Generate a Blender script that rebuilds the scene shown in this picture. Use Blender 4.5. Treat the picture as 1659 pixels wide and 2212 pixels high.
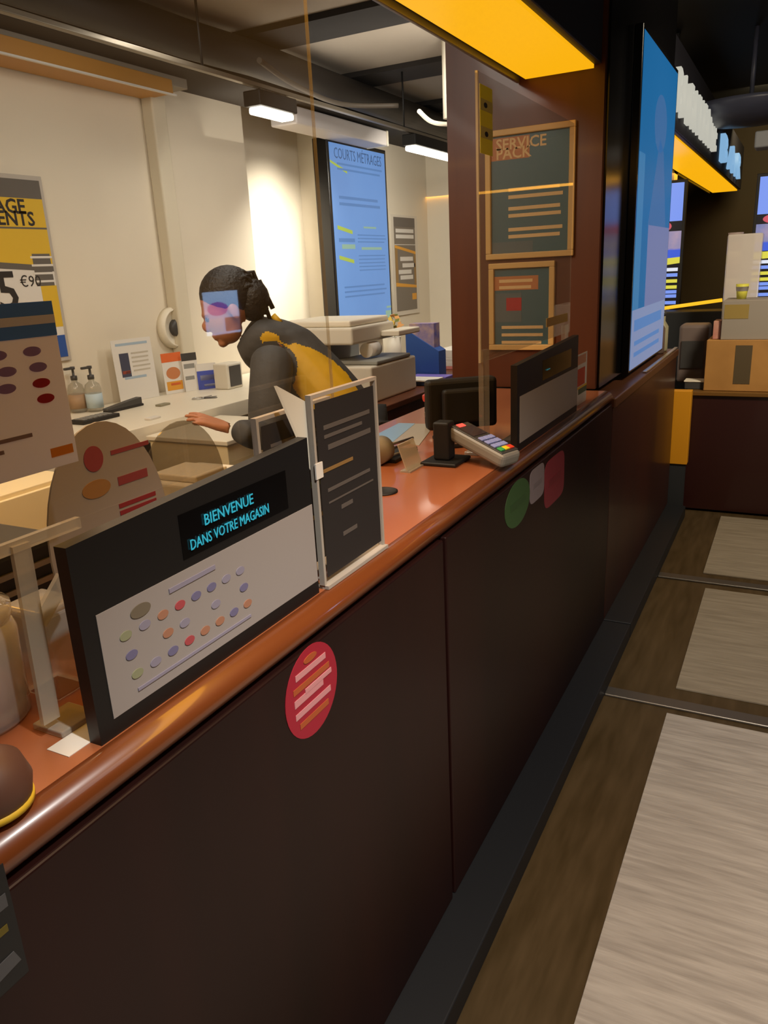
import bpy, bmesh, math, random
from mathutils import Vector, Matrix
random.seed(7)
for o in list(bpy.data.objects): bpy.data.objects.remove(o)
S = bpy.context.scene
COL = S.collection

# ------------------------------------------------------------------ camera
EYE = Vector((0, 0, 1.54))
F = 1660.0
cam_d = bpy.data.cameras.new('camera'); cam = bpy.data.objects.new('camera', cam_d); COL.objects.link(cam)
cam_d.sensor_fit = 'VERTICAL'; cam_d.sensor_height = 36.0; cam_d.lens = F / 2212 * 36.0
cam_d.clip_start = .02
yaw, pitch, roll = [math.radians(a) for a in (28.33, -17.4, -2.95)]
fw = Vector((-math.sin(yaw) * math.cos(pitch), math.cos(yaw) * math.cos(pitch), math.sin(pitch)))
rt0 = Vector((math.cos(yaw), math.sin(yaw), 0)); up0 = rt0.cross(fw)
rt = rt0 * math.cos(roll) + up0 * math.sin(roll); up = -rt0 * math.sin(roll) + up0 * math.cos(roll)
cam.matrix_world = Matrix(((rt.x, up.x, -fw.x, EYE.x), (rt.y, up.y, -fw.y, EYE.y), (rt.z, up.z, -fw.z, EYE.z), (0, 0, 0, 1)))
S.camera = cam
def ray(px, py): return rt * ((px - 829.5) / F) + up * (-(py - 1106) / F) + fw
def at(px, py, ax, v):
    d = ray(px, py); return EYE + d * ((v - EYE[ax]) / d[ax])
def dp(px, py, D): return EYE + ray(px, py) * D

# ------------------------------------------------------------------ world, lights, exposure
S.view_settings.view_transform = 'Standard'; S.view_settings.look = 'None'
S.view_settings.gamma = 1; S.view_settings.exposure = 0.0
W = bpy.data.worlds.new('world'); S.world = W; W.use_nodes = True
W.node_tree.nodes['Background'].inputs[0].default_value = (1, .8, .6, 1)
W.node_tree.nodes['Background'].inputs[1].default_value = 0.008
def area(name, loc, aim, sx, sy, power, col=(1, .84, .62), spread=180):
    l = bpy.data.lights.new(name, 'AREA'); l.shape = 'RECTANGLE'; l.size = sx; l.size_y = sy
    l.energy = power; l.color = col; l.spread = math.radians(spread)
    o = bpy.data.objects.new(name, l); COL.objects.link(o); o.location = loc
    o.rotation_euler = (Vector(aim) - Vector(loc)).to_track_quat('-Z', 'Y').to_euler(); return o
def spot(name, loc, aim, power, ang, blend=.5, col=(1, .86, .68), r=.04):
    l = bpy.data.lights.new(name, 'SPOT'); l.energy = power; l.spot_size = math.radians(ang); l.spot_blend = blend
    l.color = col; l.shadow_soft_size = r
    o = bpy.data.objects.new(name, l); COL.objects.link(o); o.location = loc
    o.rotation_euler = (Vector(aim) - Vector(loc)).to_track_quat('-Z', 'Y').to_euler(); return o
OFW = (1, .925, .80)
area('office_light', (-2.1, .9, 2.42), (-3.2, 1.6, .5), .3, 1.2, 7, OFW)
area('office_light', (-2.0, 2.6, 2.38), (-2.9, 2.9, .4), .15, .8, 6, OFW)
area('office_light', (-2.35, 3.56, 2.27), (-3.2, 4.0, .5), .08, .25, 3.5, OFW)
area('office_light', (-2.75, 4.85, 2.25), (-3.45, 4.9, .9), .15, .6, 18, OFW, 120)
area('office_light', (-2.35, 5.5, 2.27), (-3.1, 6.4, .8), .08, .7, 16, OFW)
area('office_light', (-1.5, 3.9, 2.45), (-2.4, 5.5, .8), .3, .3, 15, OFW)
area('office_light', (-1.55, 1.4, 2.6), (-1.5, 1.9, .9), .4, .8, 14.5, OFW)
area('ceiling_bounce_fill', (-2.0, 4.2, 2.2), (-1.9, 4.2, 3.0), .5, 3.5, 7, OFW, 120)  # added fill in place of light bounced up to the office ceiling
area('amber_light', (-.85, 1.1, 2.18), (-.85, 1.1, 0), 3.9, .25, 26, (1, .45, .04))
area('amber_light', (-.85, 7.2, 2.18), (-.85, 7.2, 0), 5.0, .25, 16, (1, .45, .04))
spot('foyer_spot', (.45, .35, 2.9), (.5, 1.15, 0), 330, 80, .6, (1, .96, .90))
spot('foyer_spot', (.3, 2.9, 2.9), (.3, 3.3, 0), 40, 60, .7, (1, .92, .8))
area('foyer_light', (1.6, .9, 2.8), (-.6, 1.1, 1.0), .6, 1.2, 4.2, (1, .93, .9))
area('foyer_light', (.7, 3.3, 2.8), (-.3, 5.1, .9), .4, .4, 26, (1, .84, .62), 110)
area('far_wall_fill', (-.1, 8.6, 2.9), (-.2, 10.2, 1.4), 1.0, .6, 30, (1, .8, .45))  # added fill that brightens the olive far wall

# ------------------------------------------------------------------ materials
def lin(c):
    if isinstance(c, str):
        c = c.lstrip('#'); c = [int(c[i:i + 2], 16) / 255 for i in (0, 2, 4)]
    return tuple(v / 12.92 if v <= .04045 else ((v + .055) / 1.055) ** 2.4 for v in c) + (1,)
MATS = {}
def mat(name, c='#808080', rough=.6, metal=0, emit=0, coat=0, noise=0, scale=8, stretch=(1, 1, 1), spec=.5, c2=None, bump=0, trans=0):
    if name in MATS: return MATS[name]
    m = bpy.data.materials.new(name); m.use_nodes = True; nt = m.node_tree; b = nt.nodes['Principled BSDF']
    col = lin(c); b.inputs['Base Color'].default_value = col
    b.inputs['Roughness'].default_value = rough; b.inputs['Metallic'].default_value = metal
    b.inputs['Coat Weight'].default_value = coat; b.inputs['Specular IOR Level'].default_value = spec
    b.inputs['Coat Roughness'].default_value = .08
    if trans: b.inputs['Transmission Weight'].default_value = trans
    if emit:
        b.inputs['Emission Color'].default_value = col; b.inputs['Emission Strength'].default_value = emit
        b.inputs['Base Color'].default_value = (col[0] * .1, col[1] * .1, col[2] * .1, 1)
    if noise or c2 or bump:
        tc = nt.nodes.new('ShaderNodeTexCoord'); mp = nt.nodes.new('ShaderNodeMapping'); n = nt.nodes.new('ShaderNodeTexNoise')
        mp.inputs['Scale'].default_value = stretch; n.inputs['Scale'].default_value = scale; n.inputs['Detail'].default_value = 4
        nt.links.new(tc.outputs['Object'], mp.inputs['Vector']); nt.links.new(mp.outputs[0], n.inputs['Vector'])
        if noise or c2:
            r = nt.nodes.new('ShaderNodeValToRGB'); r.color_ramp.elements[0].position = .3; r.color_ramp.elements[1].position = .7
            d = lin(c2) if c2 else tuple(v * (1 - noise) for v in col[:3]) + (1,)
            r.color_ramp.elements[0].color = d; r.color_ramp.elements[1].color = col
            nt.links.new(n.outputs['Fac'], r.inputs['Fac'])
            nt.links.new(r.outputs['Color'], b.inputs['Emission Color' if emit else 'Base Color'])
        if bump:
            bp = nt.nodes.new('ShaderNodeBump'); bp.inputs['Strength'].default_value = bump; bp.inputs['Distance'].default_value = .01
            nt.links.new(n.outputs['Fac'], bp.inputs['Height']); nt.links.new(bp.outputs[0], b.inputs['Normal'])
    MATS[name] = m; return m
def clear(name, tint='#ffffff', haze=.03, haze_c='#cfc8bc', gloss=1.0, ior=1.49):
    if name in MATS: return MATS[name]
    m = bpy.data.materials.new(name); m.use_nodes = True; nt = m.node_tree
    for n in list(nt.nodes): nt.nodes.remove(n)
    out = nt.nodes.new('ShaderNodeOutputMaterial'); t = nt.nodes.new('ShaderNodeBsdfTransparent'); g = nt.nodes.new('ShaderNodeBsdfGlossy')
    d = nt.nodes.new('ShaderNodeBsdfDiffuse'); fr = nt.nodes.new('ShaderNodeFresnel'); m1 = nt.nodes.new('ShaderNodeMixShader'); m2 = nt.nodes.new('ShaderNodeMixShader')
    t.inputs[0].default_value = lin(tint); g.inputs['Roughness'].default_value = .02; d.inputs[0].default_value = lin(haze_c)
    fr.inputs[0].default_value = ior; m1.inputs[0].default_value = haze
    mu = nt.nodes.new('ShaderNodeMath'); mu.operation = 'MULTIPLY'; mu.inputs[1].default_value = gloss
    ge = nt.nodes.new('ShaderNodeNewGeometry'); bf = nt.nodes.new('ShaderNodeMath'); bf.operation = 'SUBTRACT'; bf.inputs[0].default_value = 1.0; nt.links.new(ge.outputs['Backfacing'], bf.inputs[1])
    mv = nt.nodes.new('ShaderNodeMath'); mv.operation = 'MULTIPLY'; nt.links.new(fr.outputs[0], mv.inputs[0]); nt.links.new(bf.outputs[0], mv.inputs[1])
    nt.links.new(mv.outputs[0], mu.inputs[0]); nt.links.new(t.outputs[0], m1.inputs[1]); nt.links.new(d.outputs[0], m1.inputs[2])
    nt.links.new(mu.outputs[0], m2.inputs[0]); nt.links.new(m1.outputs[0], m2.inputs[1]); nt.links.new(g.outputs[0], m2.inputs[2])
    nt.links.new(m2.outputs[0], out.inputs[0]); MATS[name] = m; return m

def translucent(m, fac=.5):
    nt = m.node_tree; b = nt.nodes['Principled BSDF']; t = nt.nodes.new('ShaderNodeBsdfTranslucent'); mx = nt.nodes.new('ShaderNodeMixShader')
    t.inputs[0].default_value = b.inputs['Base Color'].default_value; mx.inputs[0].default_value = fac
    nt.links.new(b.outputs[0], mx.inputs[1]); nt.links.new(t.outputs[0], mx.inputs[2]); nt.links.new(mx.outputs[0], nt.nodes['Material Output'].inputs[0]); return m

# ------------------------------------------------------------------ mesh builder
class MB:
    def __init__(s): s.bm = bmesh.new()
    def _faces(s, fs, mi):
        for f in fs: f.material_index = mi
    def box(s, x0, x1, y0, y1, z0, z1, mi=0, bev=0, M=None):
        b = bmesh.new(); bmesh.ops.create_cube(b, size=1)
        for v in b.verts:
            v.co = Vector(((x0 + x1) / 2 + v.co.x * (x1 - x0), (y0 + y1) / 2 + v.co.y * (y1 - y0), (z0 + z1) / 2 + v.co.z * (z1 - z0)))
        if bev: bmesh.ops.bevel(b, geom=b.edges[:], offset=bev, segments=3, profile=.5, affect='EDGES')
        return s.add(b, mi, M)
    def add(s, b, mi=0, M=None):
        if M: bmesh.ops.transform(b, matrix=M, verts=b.verts)
        mp = {}
        for v in b.verts: mp[v] = s.bm.verts.new(v.co)
        for f in b.faces:
            try: nf = s.bm.faces.new([mp[v] for v in f.verts]); nf.material_index = mi; nf.smooth = f.smooth
            except ValueError: pass
        b.free(); return s
    def poly(s, pts, mi=0):
        f = s.bm.faces.new([s.bm.verts.new(p) for p in pts]); f.material_index = mi; return s
    def prism(s, pts, d, mi=0):
        pts = [Vector(p) for p in pts]; d = Vector(d); b = bmesh.new()
        a = [b.verts.new(p) for p in pts]; c = [b.verts.new(p + d) for p in pts]; n = len(a)
        b.faces.new(a); b.faces.new(c[::-1])
        for i in range(n): b.faces.new((a[i], c[i], c[(i + 1) % n], a[(i + 1) % n]))
        bmesh.ops.recalc_face_normals(b, faces=b.faces); return s.add(b, mi)
    def lathe(s, prof, c, mi=0, seg=32, axis='Z', sy=1.0):
        b = bmesh.new(); rings = []
        for r, h in prof:
            ring = []
            for i in range(seg):
                a = 2 * math.pi * i / seg; p = Vector((r * math.cos(a), r * sy * math.sin(a), h))
                if axis == 'X': p = Vector((h, p.x, p.y))
                if axis == 'Y': p = Vector((p.x, h, p.y))
                ring.append(b.verts.new(p + Vector(c)))
            rings.append(ring)
        for k in range(len(rings) - 1):
            for i in range(seg):
                f = b.faces.new((rings[k][i], rings[k][(i + 1) % seg], rings[k + 1][(i + 1) % seg], rings[k + 1][i])); f.smooth = True
        b.faces.new(rings[0][::-1]); b.faces.new(rings[-1])
        bmesh.ops.remove_doubles(b, verts=b.verts, dist=1e-6)
        bmesh.ops.recalc_face_normals(b, faces=b.faces); return s.add(b, mi)
    def cyl(s, c, r, h, mi=0, axis='Z', seg=24): return s.lathe([(r, 0), (r, h)], c, mi, seg, axis)
    def tube(s, pts, r, mi=0, seg=8):
        pts = [Vector(p) for p in pts]; b = bmesh.new(); rings = []
        for i, p in enumerate(pts):
            t = (pts[min(i + 1, len(pts) - 1)] - pts[max(i - 1, 0)]).normalized()
            u = t.cross(Vector((0, 0, 1)))
            if u.length < 1e-3: u = t.cross(Vector((1, 0, 0)))
            u.normalize(); w = u.cross(t)
            rings.append([b.verts.new(p + (u * math.cos(a) + w * math.sin(a)) * r) for a in [2 * math.pi * k / seg for k in range(seg)]])
        for k in range(len(rings) - 1):
            for i in range(seg):
                f = b.faces.new((rings[k][i], rings[k][(i + 1) % seg], rings[k + 1][(i + 1) % seg], rings[k + 1][i])); f.smooth = True
        b.faces.new(rings[0][::-1]); b.faces.new(rings[-1])
        bmesh.ops.recalc_face_normals(b, faces=b.faces); return s.add(b, mi)
    def text(s, txt, size, O, r, u, mi=0, depth=.0006, align='LEFT', stretch=1.0, bold=0):
        c = bpy.data.curves.new('t', 'FONT'); c.body = txt; c.size = size; c.extrude = depth; c.align_x = align; c.offset = bold; c.resolution_u = 2
        o = bpy.data.objects.new('t', c); COL.objects.link(o); dg = bpy.context.evaluated_depsgraph_get()
        me = o.evaluated_get(dg).to_mesh(); b = bmesh.new(); b.from_mesh(me); o.evaluated_get(dg).to_mesh_clear()
        bpy.data.objects.remove(o); bpy.data.curves.remove(c)
        r = Vector(r).normalized(); u = Vector(u).normalized(); n = r.cross(u)
        M = Matrix(((r.x * stretch, u.x, n.x, O[0]), (r.y * stretch, u.y, n.y, O[1]), (r.z * stretch, u.z, n.z, O[2]), (0, 0, 0, 1)))
        return s.add(b, mi, M)
    def build(s, name, mats, parent=None, smooth=False, origin=None):
        if not isinstance(mats, (list, tuple)): mats = [mats]
        me = bpy.data.meshes.new(name)
        if parent is not None: org = wloc(parent)
        elif origin is not None: org = Vector(origin)
        else:
            xs = [v.co for v in s.bm.verts]
            org = Vector((sum(p.x for p in xs) / len(xs), sum(p.y for p in xs) / len(xs), min(p.z for p in xs)))
        bmesh.ops.translate(s.bm, vec=-org, verts=s.bm.verts)
        s.bm.to_mesh(me); s.bm.free()
        for m in mats: me.materials.append(m)
        if smooth:
            for p in me.polygons: p.use_smooth = True
        o = bpy.data.objects.new(name, me); COL.objects.link(o)
        if parent is not None: o.parent = parent
        else: o.location = org
        return o
def wloc(o):
    v = Vector((0, 0, 0))
    while o: v += o.location; o = o.parent
    return v
def tag(o, label, cat, group=None, kind=None):
    if label: o['label'] = label
    if cat: o['category'] = cat
    if group: o['group'] = group
    if kind: o['kind'] = kind
    return o
def thing(name, label, cat, loc, group=None):
    o = bpy.data.objects.new(name, None); COL.objects.link(o); o.location = loc; o.empty_display_size = .05
    return tag(o, label, cat, group)
def struct(o): o['kind'] = 'structure'; return o
class Sheet:
    """flat print: origin, right, up; rect/text land a hair proud of the face"""
    def __init__(s, mb, O, r, u): s.mb = mb; s.O = Vector(O); s.r = Vector(r).normalized(); s.u = Vector(u).normalized(); s.n = s.r.cross(s.u); s.k = 0
    def P(s, a, b, d): return s.O + s.r * a + s.u * b + s.n * d
    def slab(s, w, h, t, mi=0):
        s.mb.prism([s.P(0, 0, 0), s.P(w, 0, 0), s.P(w, h, 0), s.P(0, h, 0)], -s.n * t, mi); return s
    def rect(s, a0, a1, b0, b1, mi, d=.0008):
        s.mb.prism([s.P(a0, b0, d), s.P(a1, b0, d), s.P(a1, b1, d), s.P(a0, b1, d)], -s.n * d * .9, mi); return s
    def quad(s, pts, mi, d=.001):
        s.mb.prism([s.P(a, b, d) for a, b in pts], -s.n * d * .9, mi); return s
    def oval(s, a, b, ra, rb, mi, d=.001, n=28):
        return s.quad([(a + ra * math.cos(2 * math.pi * i / n), b + rb * math.sin(2 * math.pi * i / n)) for i in range(n)], mi, d)
    def text(s, t, size, a, b, mi, d=.0012, align='LEFT', stretch=1.0, bold=0):
        s.mb.text(t, size, s.P(a, b, d), s.r, s.u, mi, .0004, align, stretch, bold); return s
    def lines(s, a0, a1, b, n, step, th, mi, d=.0012, jit=.1):
        for i in range(n):
            e = a1 - random.random() * jit * (a1 - a0); s.rect(a0, e, b - i * step - th, b - i * step, mi, d)
        return s
YR, ZU, XR = (0, 1, 0), (0, 0, 1), (1, 0, 0)

# ------------------------------------------------------------------ palette
M_wall = mat('wall_paint', '#e3d9c4', .8, noise=.04, scale=3)
M_black = mat('black_matte', '#0b0a0a', .6)
M_blackg = mat('black_gloss', '#0c0b0b', .18)
M_ceil = mat('ceiling_grey', '#a2988a', .9, noise=.08, scale=2)
M_gap = mat('gap_black', '#1d1814', .8)
M_mahog = mat('mahogany', '#220c09', .42, spec=.3, c2='#170806', scale=5, stretch=(1, 1, .12))
M_pillar = mat('pillar_mahogany', '#6a3719', .42, coat=.1, c2='#532710', scale=6, stretch=(1, 1, .1))
M_top = mat('worktop_laminate', '#a8643f', .3, coat=.4, c2='#955534', scale=4, stretch=(1, .2, 1))
M_edge = mat('varnished_edge', '#7a401c', .32, coat=.7, c2='#683414', scale=9, stretch=(1, .1, 1))
M_white = mat('white_laminate', '#e8e0cc', .45)
M_cream = mat('cream_plastic', '#d8d2c2', .5)
M_paper = mat('white_paper', '#dcd8d0', .7)
M_grey = mat('grey_plastic', '#8b8b86', .45)
M_dgrey = mat('dark_grey_plastic', '#3a3a3a', .45)
M_steel = mat('brushed_steel', '#c4c4c4', .28, metal=1)
M_yel = mat('yellow_print', '#d9b22a', .6)
M_ink = mat('black_ink', '#1c1a1a', .6)
M_red = mat('red_print', '#b3202a', .5)
M_blue = mat('blue_print', '#1d4f9c', .5)
M_glow_y = mat('amber_lightbox', '#f9b211', .4, emit=1.0)
M_glow_w = mat('white_tube', '#fff6e2', .4, emit=6)
M_acr = clear('clear_acrylic', haze=.02, gloss=.9)
M_acre = clear('acrylic_edge', '#e8e4d8', .36, '#e6ddcb')
M_acrf = clear('acrylic_edge_faint', '#f2efe8', .14, '#e0d8cb')
M_wire = mat('grey_cable', '#8a8378', .6)

# ================================================================== SETTING
m = MB(); m.box(-4.2, 3.2, -1.5, 10.6, -.12, 0)
struct(m.build('floor', mat('floor_vinyl', '#4a3a22', .5, c2='#37290f', scale=30, stretch=(1, .15, 1), bump=.05)))
m = MB(); m.box(-3.2, -1.02, -1.5, 7.1, 2.78, 2.99); struct(m.build('ceiling', M_ceil))
m = MB(); m.box(-.99, 3.2, -1.5, 10.6, 3.0, 3.1); struct(m.build('ceiling', M_black)).name = 'ceiling_foyer'
NI0, NI1 = 4.33, 5.33
m = MB(); m.box(-3.6, -3.2, -1.5, NI0, 0, 3.0); m.box(-3.6, -3.2, NI1, 7.3, 0, 3.0); m.box(-3.6, -3.45, NI0, NI1, 0, 3.0)
struct(m.build('wall_office', M_wall))
m = MB(); m.box(-3.2, -1.0, 7.1, 7.3, 0, 3.0); struct(m.build('wall_office_end', M_wall))
m = MB(); m.box(-3.2, -3.12, 3.45, 3.56, .9, 2.55, 0, .012); struct(m.build('trim_1', mat('pipe_cover', '#d6cdb6', .7)))
m = MB(); m.box(-3.199, -2.85, -1.0, 7.1, 2.56, 2.78)
struct(m.build('wall_bulkhead', mat('bulkhead_dark', '#2b2620', .85)))
for y in (2.62, 3.77, 4.92, 6.07):  # flat dark strips standing for the gaps between ceiling panels
    m = MB(); m.box(-2.85, -1.02, y, y + .33, 2.75, 2.78); o = struct(m.build('trim_gap', M_gap))
m = MB(); m.box(-3.6, -.99, -1.5, 8.6, 3.0, 3.1); struct(m.build('ceiling_slab', M_black))
m = MB(); m.box(-1.3, -.69, 3.1, 4.62, 1.05, 3.0)
m2 = m; pil = struct(m.build('wall_pillar', [M_pillar]))
# black gloss cladding on the pillar's foyer side
m = MB(); m.box(-.689, -.68, 3.13, 4.62, 1.05, 3.0); struct(m.build('trim_2', M_blackg))
m = MB(); m.box(-1.6, 3.2, 10.2, 10.35, 0, 3.0); struct(m.build('wall_far', mat('far_wall_olive', '#3b2f16', .8)))
m = MB(); m.box(3.0, 3.15, -1.5, 10.2, 0, 3.0); struct(m.build('wall_right', mat('right_wall_dark', '#241c18', .8)))

# thin ribbed panels and metal strips on the dark brown floor
m = MB(); m.box(-.275, 1.4, -1.2, 2.53, 0, .008, 0, .002)
tag(m.build('floor_panel', mat('floor_grey', '#a59d92', .85, c2='#8a8278', scale=60, stretch=(.1, 1, 1), bump=.3)), 'long pale grey ribbed panel lying on the floor in front of the counter', 'mat')
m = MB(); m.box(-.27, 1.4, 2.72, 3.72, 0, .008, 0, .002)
tag(m.build('floor_panel', mat('floor_grey_dimmed', '#8a7f6c', .85, c2='#776c5a', scale=60, stretch=(.1, 1, 1), bump=.3)), 'second floor panel, farther along, its weaker light put into a darker grey-brown', 'mat')  # same grey as the pale panel, weaker light put into a darker colour
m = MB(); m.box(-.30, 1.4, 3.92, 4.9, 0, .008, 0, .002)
tag(m.build('floor_panel', MATS['floor_grey_dimmed']), 'last floor panel in the same darkened colour, in front of the dark red snack counter', 'mat')
for i, (y, l) in enumerate(((2.6, 'metal threshold strip across the floor beyond the pale panel'), (3.82, 'farther metal threshold strip across the floor near the snack counter'))):
    m = MB(); m.box(-.5, 1.4, y - .03, y + .03, 0, .01, 0, .004)
    tag(m.build('threshold_strip', mat('threshold_metal', '#77726a', .4, metal=.8)), l, 'threshold strip')

# ================================================================== FRONT COUNTER
ct = thing('reception_counter', 'long dark mahogany reception counter with orange-brown worktop', 'counter', (-.9, 1.5, 0))
for y0, y1 in ((-1.2, 1.385), (1.40, 3.06)):
    m = MB(); m.box(-.65, -.61, y0, y1, .07, 1.0, 0, .004); m.build('front_panel', M_mahog, ct)
m = MB(); m.box(-1.15, -.65, -1.2, 3.06, .07, .98); m.build('carcass', M_mahog, ct)
m = MB(); m.box(-1.2, -.64, -1.2, 3.06, 1.0, 1.05); m.build('worktop', M_top, ct)
# bullnose: half round in profile along y
m = MB(); pr = []
for i in range(13):
    a = -math.pi / 2 + math.pi * i / 12
    pr.append((-.64 + .03 * math.cos(a), 0, 1.025 + .0248 * math.sin(a)))
m.prism([(p[0], -1.2, p[2]) for p in pr], (0, 4.26, 0)); o = m.build('edge_moulding', M_edge, ct)
for p in o.data.polygons: p.use_smooth = abs(p.normal.y) < .5
m = MB(); m.box(-.66, -.5, -1.2, 3.06, 0, .07, 0, .004); m.build('plinth', mat('plinth_black', '#15171a', .5), ct)
# lower run beyond the pillar
c2 = thing('lower_counter', 'dark red-brown lower counter run beyond the pillar under the blue poster', 'counter', (-.9, 4.0, 0))
m = MB(); m.box(-1.2, -.61, 3.07, 4.86, .07, .98, 0, .004); m.build('front_panel', mat('mahogany_red', '#351409', .4, coat=.1, c2='#280e07', scale=5, stretch=(1, 1, .12)), c2)
m = MB(); m.box(-1.2, -.6, 3.07, 4.86, .98, 1.02, 0, .006); m.build('worktop', mat('lower_top', '#4a2a16', .4), c2)
m = MB(); m.box(-.66, -.5, 3.07, 4.84, 0, .07, 0, .004); m.build('plinth', MATS['plinth_black'], c2)
m = MB(); m.box(-.625, -.605, 3.8, 4.86, 1.02, 1.03, 0, .003); m.build('edge_strip', M_steel, c2)

# ================================================================== OVERHEAD LIGHTBOXES, SIGN
def lightbox(y0, y1, label):
    t = thing('ceiling_lightbox', label, 'lightbox', (-.85, (y0 + y1) / 2, 2.19))
    m = MB(); m.box(-1.0, -.70, y0, y1, 2.2, 2.48, 0, .004); m.build('casing', mat('casing_dark', '#2a2523', .5), t)
    m = MB(); m.box(-.975, -.725, y0 + .01, y1 - .01, 2.188, 2.2); m.build('light_panel', M_glow_y, t)
    m = MB(); m.box(-1.012, -1.0, y0, y1, 2.18, 2.3, 0, .003); m.build('edge_profile', mat('alu_profile', '#8c867c', .4, metal=.6), t)
    return t
lightbox(-.9, 3.09, 'long amber glowing lightbox hanging over the reception counter, running to the pillar')
lightbox(4.7, 9.9, 'amber glowing lightbox under the white lettered sign, beyond the blue poster')
sg = thing('fascia_sign', 'dark fascia with white raised letters BIENVENUE and pale blue letters after it', 'sign', (-.66, 6.0, 2.2))
m = MB(); m.box(-.699, -.69, 4.64, 9.9, 2.2, 2.62); m.build('fascia', mat('fascia_dark', '#1c1a20', .6), sg)
M_let = mat('white_letters', '#d8d6c8', .5, emit=.72); M_letb = mat('blue_letters', '#8fbfe8', .5, emit=.8)
word = 'BIENVENUE'
ys = [4.66 + i * (2.15 / 9) for i in range(9)]
for ch, y in zip(word, ys):
    m = MB(); m.text(ch, .28, (-.672, y, 2.27), YR, ZU, 0, .018, 'LEFT', .95, .006); m.build('letter', M_let, sg)
for i, ch in enumerate('BAR'):
    m = MB(); m.text(ch, .28, (-.672, 7.25 + i * .75, 2.26), YR, ZU, 0, .018, 'LEFT', 2.6, .006); m.build('letter', M_letb, sg)

# blue advertising lightbox on the pillar side
bp_ = thing('advert_lightbox', 'tall glowing blue advertising panel standing on the lower counter beside the pillar', 'poster', (-.66, 4.0, 1.05))
m = MB(); m.box(-.679, -.645, 3.55, 4.52, 1.05, 2.42, 0, .004); m.build('frame', M_blackg, bp_)
m = MB(); sh = Sheet(m, (-.644, 3.57, 1.06), YR, ZU)
sh.slab(.93, 1.34, .002)
sh.rect(0, .93, 0, .26, 1); sh.rect(.3, .93, .26, .62, 2); sh.quad([(.28, .62), (.8, .62), (.62, .95), (.5, 1.0)], 3)
sh.oval(.5, 1.06, .17, .12, 3); sh.rect(0, .14, .26, .9, 4, .0006)
sh.rect(.06, .82, .165, .215, 5, .0014); sh.lines(.08, .8, .12, 2, .05, .02, 5)
m.build('printed_panel', [mat('ad_blue', '#1670ae', .5, emit=.66), mat('ad_pale', '#8e9fca', .5, emit=.66), mat('ad_lilac', '#7a86b8', .5, emit=.66),
        mat('ad_violet', '#3f74ae', .5, emit=.66), mat('ad_cyan', '#3f86bd', .5, emit=.66), mat('ad_text', '#5f8fd0', .5, emit=.66)], bp_)

# teal posters on the pillar front
def teal(label, x0, x1, z0, z1, full):
    t = thing('framed_notice', label, 'poster', ((x0 + x1) / 2, 3.09, z0)); w, h = x1 - x0, z1 - z0
    m = MB(); fr = .022
    for a0, a1, b0, b1 in ((x0, x1, z0, z0 + fr), (x0, x1, z1 - fr, z1), (x0, x0 + fr, z0 + fr, z1 - fr), (x1 - fr, x1, z0 + fr, z1 - fr)):
        m.box(a0, a1, 3.082, 3.099, b0, b1, 0, .003)
    m.build('frame', mat('gold_frame', '#e2b870', .45), t)
    m = MB(); sh = Sheet(m, (x0 + fr, 3.094, z0 + fr), XR, ZU); w -= 2 * fr; h -= 2 * fr; sh.slab(w, h, .003)
    if full:
        sh.rect(0, .50 * w, .80 * h, .985 * h, 2, .0006)
        sh.text('SERVICE', .055, .02, .885 * h, 1, stretch=1.0, bold=.001); sh.text('PACK', .055, .02, .81 * h, 1, bold=.001)
        for k in (.56, .40, .22): sh.lines(.07, .93 * w, k * h, 2, .026, .013, 1)
        sh.rect(0, .55 * w, 0, .1 * h, 3, .0006)
    else:
        sh.rect(.0, .8 * w, .72 * h, .9 * h, 2, .0006); sh.rect(.0, .5 * w, .3 * h, .68 * h, 3, .0006)
        sh.lines(.02, .7 * w, .86 * h, 2, .025, .012, 1); sh.lines(.03, .9 * w, .25 * h, 3, .03, .012, 1); sh.rect(.05, .5 * w, .45 * h, .62 * h, 4, .0009)
    m.build('print', [mat('teal_print', '#426870', .4), mat('gold_text', '#ecc88c', .5), mat('orange_block', '#c47d48', .5), mat('slate_print', '#5b6c70', .5), M_red], t)
P0, P1 = at(1048, 285, 1, 3.09), at(1238, 552, 1, 3.09)
teal('teal framed notice headed SERVICE, upper of the two on the brown pillar', P0.x, P1.x, P1.z, P0.z, True)
P0, P1 = at(1056, 570, 1, 3.09), at(1196, 756, 1, 3.09)
teal('smaller framed notice with red and orange blocks, low on the brown pillar', P0.x, P1.x, P1.z, P0.z, False)

# ================================================================== ACRYLIC SCREENS
def acr_leg(p0, p1, w=.022, t=.006):
    p0, p1 = Vector(p0), Vector(p1); d = (p1 - p0).normalized(); u = d.cross(Vector((1, 0, 0))).normalized() * w / 2
    mm = MB(); mm.prism([p0 - u, p0 + u, p1 + u, p1 - u], (t, 0, 0)); return mm
s1 = thing('acrylic_screen', 'large clear acrylic hygiene screen on the near counter, edge-on at left', 'screen', (-.72, .5, 1.05))
m = MB(); m.box(-.722, -.718, -.6, 1.165, 1.283, 2.3); m.build('clear_sheet', M_acr, s1)
m = MB(); m.box(-.724, -.716, -.6, .585, 1.272, 1.285); m.build('bottom_edge', M_acre, s1)
m = MB(); m.box(-.722, -.718, 1.163, 1.167, 1.283, 2.3); m.build('side_edge', M_acrf, s1)
acr_leg(at(38, 1175, 0, -.718), at(112, 1588, 0, -.718) + Vector((0, 0, .02))).build('leg', M_acre, s1)
acr_leg(at(134, 1246, 0, -.73), at(80, 1345, 0, -.73), .02).build('leg', M_acre, s1)
m = MB(); m.box(-.745, -.695, .492, .545, 1.05, 1.058, 0, .002); m.build('foot', M_acre, s1)
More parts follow.
